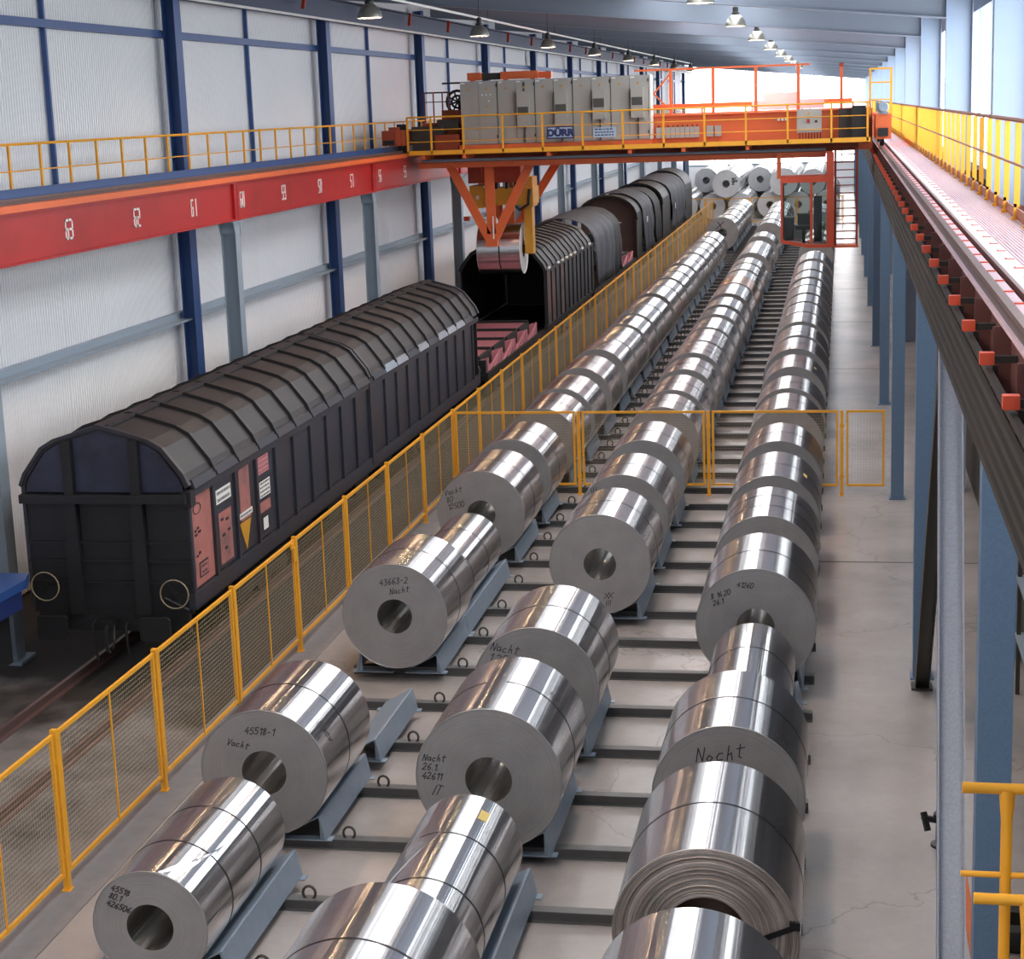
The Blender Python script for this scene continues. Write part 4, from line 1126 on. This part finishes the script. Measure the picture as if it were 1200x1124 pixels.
W4 = root('goods_wagon', 'farthest wagon, dark rounded hood and tarpaulins before the open end of the hall', 'wagon', (WC, 112, .11))
under(W4, 99.4, 125.0)
cloth(tarp_mb(P3, 99.6, 103.0, 1.4, 4), 'tarpaulin', 'tarpdk', W4)
arch_shell(P4, 104.2, 109.0, .05).build('hood_shell', 'black', W4)
rib(P4, 104.3, .4, .08, 'black', W4, 'hood_hoop')
b = MB(); b.prism([(WC+p[0]*.95, p[1]-.04) for p in P4]+[(WC-1.42,1.3),(WC+1.42,1.3)], 104.6, 104.66); fix_normals(b.build('dark_bulkhead', 'black', W4))
MB().box(WC+1.44, WC+1.52, 104.2, 109.0, 1.3, 3.2).build('side_wall', 'black', W4)
cloth(tarp_mb(P4, 109.0, 119.4, 1.4, 5, .04, 34), 'tarpaulin', 'tarp', W4)
MB().box(WC+1.66, WC+1.67, 110.6, 111.0, 2.6, 2.95).build('paper_label', 'white', W4)
arch_shell(round_profile(1.55, 3.25, 4.6), 119.5, 124.6, .05).build('hood_shell', 'black', W4)
MB().box(WC+1.49, WC+1.56, 119.5, 124.6, 1.3, 3.26).build('side_wall', 'black', W4)
b = MB(); b.prism([(WC+p[0]*.98, p[1]-.04) for p in round_profile(1.55, 3.25, 4.6)]+[(WC-1.5,1.3),(WC+1.5,1.3)], 119.6, 119.7); fix_normals(b.build('dark_bulkhead', 'black', W4))
for (y, nm) in ((84.35, 'white-faced coil standing in the open bay of the third wagon'), (98.62, 'sliver of a white-faced coil between the tarpaulins of the third and fourth wagons')):
    pass
o = coil(WC+.42, 84.55, 85.45, .86, 2.34, 'white-faced coil standing in the open bay of the third wagon', 'coils in the wagons', 32, (), 'coilw', 'cwhite')
MB().box(WC-1.3, WC+1.3, 84.5, 85.5, 1.28, 1.47).build('coil_saddle', 'pink', W3)
# ================================================================== OVERHEAD CRANE
CRN = root('overhead_crane', 'orange overhead crane with grey control cabinets and a hanging cab, spanning the hall', 'crane', (-6.4, 59, 7.76))
def part(name, mat, *boxes, parent=None, label=None):
    b = MB()
    for q in boxes: b.box(*q)
    return b.build(name, mat, parent or CRN, label=label)
# main girders
part('front_girder', 'orange', (-13.6,.95,58.5,59.2,7.32,8.56), (-13.6,.95,58.35,59.35,8.56,8.60))
part('bottom_flange', 'orange', (-13.75,-.5,58.2,59.35,7.13,7.31))
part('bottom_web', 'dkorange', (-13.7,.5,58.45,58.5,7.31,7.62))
part('rear_girder', 'orange', (-13.6,.95,62.0,62.7,7.32,8.62), (-13.75,-.3,61.9,62.8,7.13,7.31))
part('rear_handrail', 'orange', (-13.3,.35,62.95,63.03,8.80,8.93), *[(-13.3+i*1.705,-13.24+i*1.705,62.95,63.03,8.6,8.82) for i in range(9)])
MB().tube([(-13.6,58.1,7.38),(-.5,58.1,7.38)], .05, 8).build('cable_pipe', 'galv', CRN)
hk = None
for k in range(10):
    x = -13.4+1.35*k
    b = MB(); b.box(x-.03,x+.03,58.06,58.45,7.42,7.5); b.build('pipe_bracket', 'dkorange', CRN)
# front platform
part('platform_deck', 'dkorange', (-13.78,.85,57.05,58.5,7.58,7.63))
part('kick_plate', 'yellow', (-13.80,.87,57.0,57.03,7.60,7.74))
for x in (-13.3,-11.95,-9.2,-6.6,-4.9,-2.9): part('platform_bracket', 'orange', (x-.06,x+.06,57.06,58.5,7.46,7.58))
part('cabinet_base', 'orange', (-12.2,-6.0,57.55,58.5,7.63,7.86))
xs = [-13.78,-13.0]+[-11.94+1.285*k for k in range(9)]+[-.32,.78]
for x in xs: part('rail_post', 'yellow', (x-.03,x+.03,57.0,57.05,7.62,8.80))
for z, r in ((8.80,.03),(8.40,.016),(8.02,.016)):
    MB().tube([(-13.78,57.02,z),(.80,57.02,z)], r, 6).build('rail_bar', 'yellow', CRN)
MB().tube([(-13.78,57.02,8.80),(-13.78,58.4,8.80)], .03, 6).build('rail_bar', 'yellow', CRN)
part('rail_post', 'yellow', (-13.80,-13.76,58.0,58.05,7.6,8.80))
MB().tube([(.80,57.02,8.80),(.80,58.6,8.80)], .03, 6).build('rail_bar', 'yellow', CRN)
# end carriages
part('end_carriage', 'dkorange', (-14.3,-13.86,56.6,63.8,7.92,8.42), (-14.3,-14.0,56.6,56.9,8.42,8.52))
part('end_carriage', 'orange', (1.02,1.50,57.2,63.9,7.66,8.42))
for x, mt in ((-14.07,'black'), (1.23,'black')):
    for y in (57.6, 62.9):
        b = MB(); r_ = .2 if x < 0 else .27; b.lathe([(0,-.06),(r_,-.06),(r_,.06),(0,.06)], (x,y,7.965 if x < 0 else 7.72), 'x', 18); b.build('crane_wheel', mt, CRN)
part('drive_box', 'dkorange', (-14.36,-13.9,55.95,56.6,7.95,8.42))
part('buffer', 'black', (-14.3,-13.95,55.85,55.95,7.98,8.12)); part('buffer', 'black', (1.1,1.4,56.95,57.2,7.75,8.0))
part('gearbox', 'darksteel', (-13.78,-12.8,57.6,58.45,7.65,8.5), (-13.0,-12.3,58.0,58.45,8.35,8.7))
part('gearbox_cover', 'dkorange', (-13.0,-12.25,57.5,58.3,7.64,8.22))
part('left_box', 'dkorange', (-12.95,-12.2,58.5,59.6,8.60,9.0))
part('junction_box', 'black', (-14.2,-13.9,57.3,57.6,7.7,8.6))
part('left_rail', 'black', (-13.65,-12.75,58.9,58.93,9.55,9.6), (-13.65,-12.75,58.9,58.93,9.26,9.29), (-13.1,-12.2,59.4,59.45,9.84,9.90))
for x in (-13.6,-13.3,-13.0,-12.8): part('left_rail_post', 'dkorange', (x-.02,x+.02,58.88,58.93,8.6,9.6))
b = MB(); b.tube([(-12.55+.36*math.cos(2*PI*i/16), 59.2, 9.26+.36*math.sin(2*PI*i/16)) for i in range(16)], .05, 6, closed=True)
b.tube([(-12.55+.20*math.cos(2*PI*i/16), 59.2, 9.26+.20*math.sin(2*PI*i/16)) for i in range(16)], .04, 6, closed=True)
for i in range(4):
    a = PI*i/4+.3; b.tube([(-12.55-.36*math.cos(a),59.2,9.26-.36*math.sin(a)), (-12.55+.36*math.cos(a),59.2,9.26+.36*math.sin(a))], .03, 5)
b.prism([(-12.55,9.0),(-12.18,8.62),(-12.18,9.86),(-12.4,9.8)], 59.24, 59.4); b.box(-12.7,-12.4,59.1,59.4,8.6,8.9)
b.build('cable_reel', 'black', CRN)
# control cabinets
for k in range(5):
    x0 = -12.16+1.226*k; x1 = x0+1.216
    c_ = part('control_cabinet', 'cabinet', (x0,x1,57.82,58.4,7.87,9.88))
    for d in range(2):
        a = x0+.012+d*.6; q = part('cabinet_door', 'cabinet', (a,a+.585,57.795,57.82,7.90,9.86), parent=c_)
    part('door_hinges', 'black', *[(x1-.035,x1-.005,57.775,57.797,z,z+.10) for z in (8.06,8.75,9.68)], parent=c_)
    b = MB()
    for d in range(2):
        xx = x0+.27+d*.6; b.prism([(xx-.045,9.60),(xx+.045,9.60),(xx,9.69)], 57.785, 57.794)
    b.build('warning_triangle', 'ochre', c_)
    part('cabinet_tag', 'white', (x0+.03,x0+.16,57.787,57.794,9.80,9.84), (x0+.63,x0+.76,57.787,57.794,9.80,9.84), parent=c_)
    if k >= 1:
        zb = (8.40,8.40,8.55,8.56)[k-1]; xa = x0+.66
        u = part('cooling_unit', 'cabinet', (xa,xa+.40,57.58,57.795,zb,9.50), parent=c_)
        part('vent_grille', 'cabdark', (xa+.03,xa+.37,57.565,57.58,(8.80,8.84,8.92,8.95)[k-1],(9.02,9.06,9.20,9.20)[k-1]), (xa-.03,xa,57.62,57.795,zb+.05,9.45), parent=c_)
        part('cable_duct', 'cabdark', (xa+.2,xa+.23,57.70,57.795,7.9,zb), parent=c_)
        if k == 1: part('heat_stain', 'cabdark', (xa+.17,xa+.24,57.788,57.794,9.51,9.8), parent=c_)
    else:
        b = MB()
        for (xx, z) in ((.73,9.44),(.86,9.44),(.99,9.44),(.94,9.24)): b.lathe([(0,-.02),(.028,-.02),(.028,.02)], (x0+xx,57.785,z), 'y', 10)
        b.build('indicator_lamp', 'white', c_)
        part('main_switch', 'ochre', (x0+.84,x0+.94,57.77,57.794,9.04,9.08), (x0+.80,x0+.83,57.78,57.794,9.24,9.26), parent=c_)
part('cabinet_end_panel', 'cabside', (-6.02,-5.97,57.80,58.42,7.87,9.88))
for k in range(1,5): part('door_seal', 'cabdark', (-12.16+1.226*k-.010,-12.16+1.226*k,57.80,58.3,7.88,9.87))
part('cabinet_roof_beam', 'orange', (-12.05,-11.6,58.5,58.9,9.92,10.16), (-10.95,-9.72,58.5,58.9,9.92,10.16), (-9.7,-9.3,58.7,59.0,9.92,10.12))
part('cabinet_roof_beam', 'darksteel', (-11.6,-10.95,58.7,58.9,9.92,10.14))
for x in (-11.9,-10.8,-9.9,-9.4): part('beam_foot', 'orange', (x-.08,x+.08,58.6,58.9,8.6,9.92))
# sign and rating plate hung on the railing
sg = part('name_sign', 'signblue', (-9.22,-8.36,56.955,56.985,7.99,8.38))
part('sign_inner', 'platebl', (-9.18,-8.40,56.950,56.956,8.03,8.34), parent=sg)
me = text_mesh('DÜRR', .29, .020, 1.10, .004); me.materials.clear(); me.materials.append(MT['signblue']); me.transform(Matrix.Rotation(PI/2,4,'X'))
o = link('sign_lettering', me, sg, Vector((-8.79,56.946,8.165))-wloc(sg))
rp_ = part('rating_plate', 'platebl', (-7.73,-7.0,56.97,56.985,7.99,8.30))
b = MB(); rnd = random.Random(2)
for i, z in enumerate((8.24,8.15,8.06)):
    x = -7.68
    while x < -7.1:
        w_ = rnd.uniform(.03,.10); b.box(x,x+w_,56.966,56.971,z-.018,z+.018); x += w_+.025
b.build('plate_lettering', 'signblue', rp_)
# terminal boxes, switch box
tb0 = None
for k in range(9):
    x = -5.88+.155*k
    part('terminal_box', 'cabinet', (x,x+.14,58.36,58.49,7.87,8.21)); part('cable_gland', 'black', (x+.06,x+.09,58.40,58.45,8.21,8.28))
part('terminal_box', 'cabinet', (-4.27,-4.05,58.36,58.49,7.88,8.22)); part('terminal_box', 'cabinet', (-4.0,-3.80,58.36,58.49,7.88,8.22))
part('socket_row', 'white', *[(-2.02+.12*k,-1.94+.12*k,58.42,58.49,8.30,8.38) for k in range(3)])
sb = part('switch_box', 'cabinet', (-1.38,-.62,57.12,57.36,7.93,8.64))
part('box_door', 'cabinet', (-1.35,-.65,57.10,57.12,7.96,8.61), parent=sb)
part('switch_handle', 'red', (-1.06,-.98,57.06,57.10,8.22,8.34), parent=sb)
part('switch_knob', 'black', (-.82,-.75,57.07,57.10,8.23,8.30), parent=sb)
b = MB(); b.prism([(-1.06,8.48),(-.96,8.48),(-1.01,8.57)], 57.092, 57.10); b.build('warning_triangle', 'ochre', sb)
part('cable_tails', 'black', *[(-1.3+.09*k,-1.27+.09*k,57.2,57.24,7.63,7.93) for k in range(8)], parent=sb)
part('motor_box', 'darksteel', (-.1,.75,57.9,58.45,7.65,8.62)); part('motor_box', 'black', (.30,.72,57.4,57.85,7.64,8.7))
# posts above and their cross bars
for x in (-5.43,-4.07,-2.71,-1.37,-.02):
    part('festoon_post', 'orange', (x-.05,x+.05,58.75,58.85,8.60,10.0))
part('festoon_beam', 'orange', (-6.6,-1.0,58.75,58.85,10.0,10.06))
b = MB(); b.bar((-5.44,58.8,9.9),(-5.98,58.8,9.28),.05,.05); b.bar((-5.98,58.8,9.28),(-5.44,58.8,8.72),.05,.05); b.build('zigzag_brace', 'orange', CRN)
part('post_cap', 'dkorange', (-.09,.05,58.7,58.9,9.92,10.03))
b = MB()
for k in range(5): b.box(-5.4+.9*k,-5.0+.9*k,60.0,60.4,8.6,8.75)
part('trolley_cover', 'walkgrid', (-2.6,-1.4,62.2,62.9,8.95,9.20), (-3.0,-.6,62.2,62.8,8.63,8.95))
part('end_cage', 'yellow', *[(x-.022,x+.022,y-.022,y+.022,8.42,9.80) for x in (.86,1.50) for y in (57.3,58.4)])
for z in (9.80,9.38,8.86):
    for (p, q) in (((.86,57.3),(1.5,57.3)),((.86,58.4),(1.5,58.4)),((.86,57.3),(.86,58.4)),((1.5,57.3),(1.5,58.4))):
        MB().bar((p[0],p[1],z),(q[0],q[1],z),.04,.04).build('cage_bar', 'yellow', CRN)
b = MB(); b.lathe([(0,-.15),(.14,-.15),(.16,-.1),(.16,.15),(0,.15)], (1.25,57.0,8.63), 'y', 16); b.box(1.02,1.12,57.0,57.2,8.5,8.8); b.box(1.1,1.4,57.1,57.3,8.42,8.5)
b.build('drive_motor', 'galv', CRN)
# ladder
for x in (-.20,.47): part('ladder_stile', 'dkorange', (x-.035,x+.035,57.85,57.95,4.36,7.6))
for k in range(13): part('ladder_rung', 'dkorange', (-.165,.435,57.88,57.92,4.55+.24*k,4.585+.24*k))
part('ladder_foot', 'orange', (-.24,.52,57.75,58.6,4.30,4.37))
for x in (-.2,.47): part('rear_stile', 'dkorange', (x-.03,x+.03,58.5,58.57,4.37,7.55))
# cab
CB = ((-1.88,-.36), (57.6,59.1), (4.50,6.52))
fr = part('cab_frame', 'redor', (-1.90,-1.83,57.55,57.62,4.55,6.5), (-.98,-.90,57.55,57.62,4.42,6.4), (-.46,-.24,57.55,57.65,4.35,7.3),
     (-1.90,-.24,57.53,57.64,6.38,6.54), (-1.0,-.24,57.53,57.64,4.33,4.44),
     (-1.90,-1.83,59.05,59.12,4.55,6.5), (-.46,-.36,59.05,59.12,4.4,6.5), (-1.90,-.36,59.05,59.12,6.40,6.52), (-1.90,-1.83,57.62,59.05,6.40,6.52), (-.46,-.36,57.62,59.05,6.40,6.52), (-.46,-.36,57.62,59.05,4.36,4.5))
b = MB(); b.prism([(-1.90,4.50),(-1.0,4.32),(-1.0,4.44),(-1.90,4.60)], 57.53, 57.64); b.prism([(-1.90,4.50),(-1.0,4.32),(-.36,4.32),(-.36,4.40),(-1.0,4.40),(-1.90,4.58)], 59.03, 59.12); fix_normals(b.build('sloping_sill', 'redor', fr))
b = MB(); b.prism([(-1.86,4.52),(-1.0,4.35),(-.36,4.35),(-.36,4.37),(-1.0,4.37),(-1.86,4.54)], 57.6, 59.05); fix_normals(b.build('cab_floor', 'darksteel', CRN))
part('cab_roof', 'redor', (-1.9,-.36,57.55,59.12,6.52,6.56))
part('cab_pane', 'glass', (-1.83,-.98,57.575,57.585,4.62,6.38)); part('cab_pane', 'glass', (-.90,-.46,57.575,57.585,4.44,6.38))
part('cab_pane', 'glass', (-1.875,-1.865,57.62,59.05,4.62,6.40))
part('cab_hanger', 'orange', (-2.02,-1.90,57.85,58.0,6.5,7.32), (-.47,-.30,57.75,58.0,6.55,7.32))
part('cab_seat', 'black', (-1.45,-.95,58.3,58.85,4.85,4.98), (-1.4,-1.0,58.78,58.88,4.98,5.35), (-1.25,-1.15,58.5,58.6,4.36,4.85))
part('cab_console', 'darksteel', (-1.8,-1.5,57.8,58.5,4.56,5.28), (-1.4,-.98,57.7,58.1,5.36,5.40))
part('cab_panel', 'black', (-.88,-.62,58.5,58.6,4.45,5.9))
# hanging V frames
def vframe(y, dr=1.35):
    b = MB(); xb = -11.46; zb = 4.5
    b.bar((xb,y,zb+.15),(xb-.02,y,7.14),.30,.14,(0,1,0))
    b.build('frame_leg', 'orange', CRN)
    for dx in (-1.32, dr):
        q = MB(); q.bar((xb+dx*.07,y,zb+.25),(xb+dx,y,7.16),.14,.28,(1,0,0)); q.build('frame_leg', 'orange', CRN)
    part('frame_tip', 'orange', (xb-.2,xb+.2,y-.12,y+.12,zb,zb+.42)); 
vframe(58.75); vframe(62.3, 1.75)
part('frame_rope_guide', 'white', (-11.40,-11.36,58.60,58.63,4.75,5.5))
# ---- trolley with the yellow grab
GB = root('coil_grab', 'yellow coil grab with two arms hanging from the crane', 'grab', (-11.35, 60.6, 7.0))
b = MB(); b.box(-12.4,-10.6,59.7,61.5,6.55,7.12); b.box(-12.3,-11.9,59.5,59.7,6.6,7.1); b.build('trolley_frame', 'dkorange', GB)
b = MB(); b.box(-12.35,-10.25,60.0,61.2,5.78,6.36); b.box(-12.42,-11.95,59.95,61.25,5.7,6.45); b.build('grab_body', 'ochre', GB)
for x in (-11.5,-11.15,-10.85,-10.6): MB().lathe([(0,-.04),(.2,-.04),(.22,-.05),(.22,.05),(.2,.04),(0,.04)], (x,60.2,6.42), 'x', 16).build('pulley', 'black', GB)
for x in (-11.6,-11.3,-11.0,-10.7): MB().tube([(x,60.3,6.3),(x,60.3,6.8)], .03, 6).build('rope', 'ochre', GB)
for (x, a) in ((-10.50, 1),):
    b = MB(); b.box(x-.14,x+.14,60.35,60.85,4.1,6.0); b.box(x-.2,x+.22,60.1,61.1,5.7,6.7); b.build('grab_arm', 'ochre', GB)
    MB().box(min(x,x-a*.30),max(x,x-a*.30),60.5,60.7,4.13,4.38).build('arm_toe', 'darksteel', GB)
b = MB(); b.tube([(-10.9,59.98,6.25),(-10.95,59.9,5.85),(-10.7,59.9,5.62),(-10.4,59.9,5.8),(-10.36,59.95,6.3)], .05, 8); b.build('hose', 'black', GB)
part('grab_plate', 'white', (-12.2,-12.1,59.93,59.95,6.0,6.12), parent=GB)
part('grab_rod', 'redor', (-10.75,-10.6,60.4,60.55,5.25,5.8), (-11.5,-11.4,60.4,60.55,5.25,5.8), (-12.75,-12.56,60.4,60.6,5.25,5.4), parent=GB)
# held coil: axis across the hall
hx0, hx1, hr, hz = -12.22, -10.72, .865, 4.27
b = MB(); L_ = hx1-hx0
hc = coil_mb(hr, L_, .29, 64).build('metal_coil', ['coil','cwhite','cbore'], None, loc=Vector((hx0, 60.6, hz)))
hc.rotation_euler = (0,0,-PI/2)
tag(hc, 'coil held sideways in the air by the yellow crane grab', 'coil')
s_ = MB().lathe([(hr+.001,L_*.52-.02),(hr+.005,L_*.52-.02),(hr+.005,L_*.52+.02),(hr+.001,L_*.52+.02)], (0,0,0), 'y', 64).build('strap', 'strap', None); s_.parent = hc
# ================================================================== LAMPS
LA = None; n = 0
for (rowx, ys_, zz, nm) in ((-10.16, [39.04+12.27*k for k in range(-4, 8)], 11.19, 'left'), (-2.78, [36.8+12.2*k for k in range(-4, 8)], 11.07, 'right')):
    for i, y in enumerate(ys_):
        lab = 'metal high-bay lamp hanging under the roof in the %s lamp row, %s from the camera' % (nm, nth(i+1))
        htop = rz(rowx)+.93-zz
        if LA is None or i == 0:
            LA = root('bay_lamp', lab, 'lamp', (rowx,y,zz), 'high-bay lamps under the roof')
            c = (rowx, y, zz)
            MB().lathe([(.275,-.16),(.27,-.10),(.235,0),(.17,.09),(.10,.14),(.095,.14),(.16,.085),(.225,-.005),(.26,-.10),(.262,-.16)], c, 'z', 24, closed=True).build('reflector', 'lampshade', LA)
            b = MB(); b.lathe([(0,.13),(.10,.13),(.10,.19),(.075,.21),(.075,.33),(.03,.36),(0,.36)], c, 'z', 16); b.build('gear_housing', 'black', LA)
            b = MB(); b.tube([(rowx,y,zz+.35),(rowx,y,zz+htop)], .012, 6); b.build('suspension_rod', 'darksteel', LA)
            b = MB(); b.lathe([(0,-.07),(.215,-.07),(.22,-.06),(0,-.06)], c, 'z', 20); b.build('lamp_lens', 'lamp', LA)
        else:
            o = copy_tree(LA); o.location = (rowx,y,zz); o['label'] = lab
cdt = MB(); cdt.tube([(-10.5,40,11.62),(-10.5,130,11.62)], .035, 6)
cdo = root('cable_conduit', 'white pipe running along under the roof above the left lamp row', 'pipe', (-10.5, 85, 11.62))
cdt.build('pipe_run', 'white', cdo)
for k in range(7): MB().tube([(-10.5,41.5+12.95*k,11.64),(-10.5,41.5+12.95*k,rz(-10.5)+.02)], .012, 6).build('pipe_hanger', 'darksteel', cdo)
# ================================================================== NEAR RIGHT: LANDING RAILS, SHUNTER, CLUTTER
def pipe_rail(lab, x0, y, zt, zm, xs_, r):
    o = root('landing_rail', lab, 'railing', (x0+.5, y, 4.4))
    MB().tube([(x0,y,zt),(2.0,y,zt)], r, 12).build('top_rail', 'yellow', o)
    MB().lathe([(0,-.004),(r*1.04,-.004),(r*1.04,.035),(r,.035)], (x0,y,zt), 'x', 14).build('end_cap', 'yellow', o)
    if zm: MB().tube([(x0-.005,y,zm),(2.0,y,zm)], r*.55, 10).build('mid_rail', 'yellow', o)
    for x in xs_:
        b = MB(); b.lathe([(.026,0),(.026,zt-4.4-.16),(.036,zt-4.4-.04),(.036,zt-4.4)], (x,y,4.4), 'z', 12); b.build('post', 'yellow', o)
    return o
pipe_rail('yellow pipe railing in the bottom right corner, the upper one', .56, 8.0, 5.855, 5.43, (.758, 1.6), .026)
pipe_rail('yellow pipe railing in the bottom right corner, the lower one', .605, 7.8, 5.40, None, (.84, 1.6), .026)
ld = root('landing', 'small steel landing carrying the yellow pipe railings, just below the photo', 'platform', (1.3, 7.9, 0))
MB().box(.5,2.2,7.5,8.3,4.34,4.4).build('deck', 'darksteel', ld)
for x in (.6,2.1):
    for y in (7.55,8.2): MB().box(x-.05,x+.05,y-.05,y+.05,0,4.34).build('leg', 'darksteel', ld)
pk = MB(); pk.bar((1.42,17.30,.03),(1.30,18.9,.72),.10,.05); tag(pk.build('timber_plank', 'wood'), 'orange-brown plank standing at the bottom right behind the big blue column', 'plank')
b = MB(); b.lathe([(.16,0),(.34,.0),(.38,.06),(.38,.18),(.34,.24),(.16,.24),(.16,0)], (1.85,18.5,.005), 'z', 28); tag(b.build('rubber_tyre', 'rubber'), 'black tyre lying on the floor at the bottom right beside the plank', 'tyre')
vb = root('floor_valve', 'dark valve stub with handles on the floor behind the pale brace', 'valve', (1.3, 21.2, 0))
b = MB(); b.lathe([(0,0),(.13,0),(.13,.03),(.07,.05),(.07,.34),(.1,.36),(.1,.42),(0,.42)], (1.22,20.95,0), 'z', 14); b.build('body', 'black', vb)
b = MB(); b.bar((1.22,20.95,.32),(.99,20.85,.40),.07,.06); b.bar((1.0,20.9,.45),(1.05,20.8,.25),.06,.06); b.build('lever', 'black', vb)
sp = root('shelf_rack', 'dark pipe rack against the lower right wall behind the big column', 'rack', (2.7, 24, 0))
for y in (20.5, 22.6, 24.7, 26.8):
    MB().box(2.62,2.68,y-.03,y+.03,0,3.6).build('upright', 'darksteel', sp); MB().box(2.92,2.98,y-.03,y+.03,0,3.6).build('upright', 'darksteel', sp)
for z in (.9, 1.8, 2.7, 3.5): MB().box(2.6,2.99,20.4,26.9,z,z+.05).build('shelf', 'galv', sp)
MB().tube([(2.5,19.5,0),(2.5,19.5,3.4),(2.5,23.0,3.4),(2.5,23.0,2.2)], .03, 8).build('pipe', 'galv', sp)
# blue rail vehicle at the left edge
bv = root('shunting_trolley', 'blue-decked rail trolley peeking in at the left edge before the first wagon', 'rail vehicle', (-13.6, 23, .11))
b = MB(); b.prism([(-14.5,18.5),(-12.95,18.5),(-12.72,25.5),(-12.85,25.9),(-14.5,25.9)], 1.80, 1.94, 'z'); b.build('deck', 'bluedeck', bv)
b = MB(); b.prism([(-14.45,18.5),(-12.95,18.5),(-12.75,25.4),(-14.45,25.7)], 1.50, 1.80, 'z'); b.build('deck_skirt', 'signblue', bv)
MB().box(-13.3,-12.98,24.6,25.35,.62,1.50).build('end_bracket', 'wagonend', bv)
MB().box(-14.3,-12.98,18.8,24.6,.9,1.50).build('chassis', 'black', bv)
for y in (20, 24.0):
    b = MB()
    for x in (-13.1,): b.lathe([(0,-.06),(.4,-.06),(.42,.06),(0,.06)], (x,y,.53), 'x', 20)
    b.build('wheel', 'black', bv)
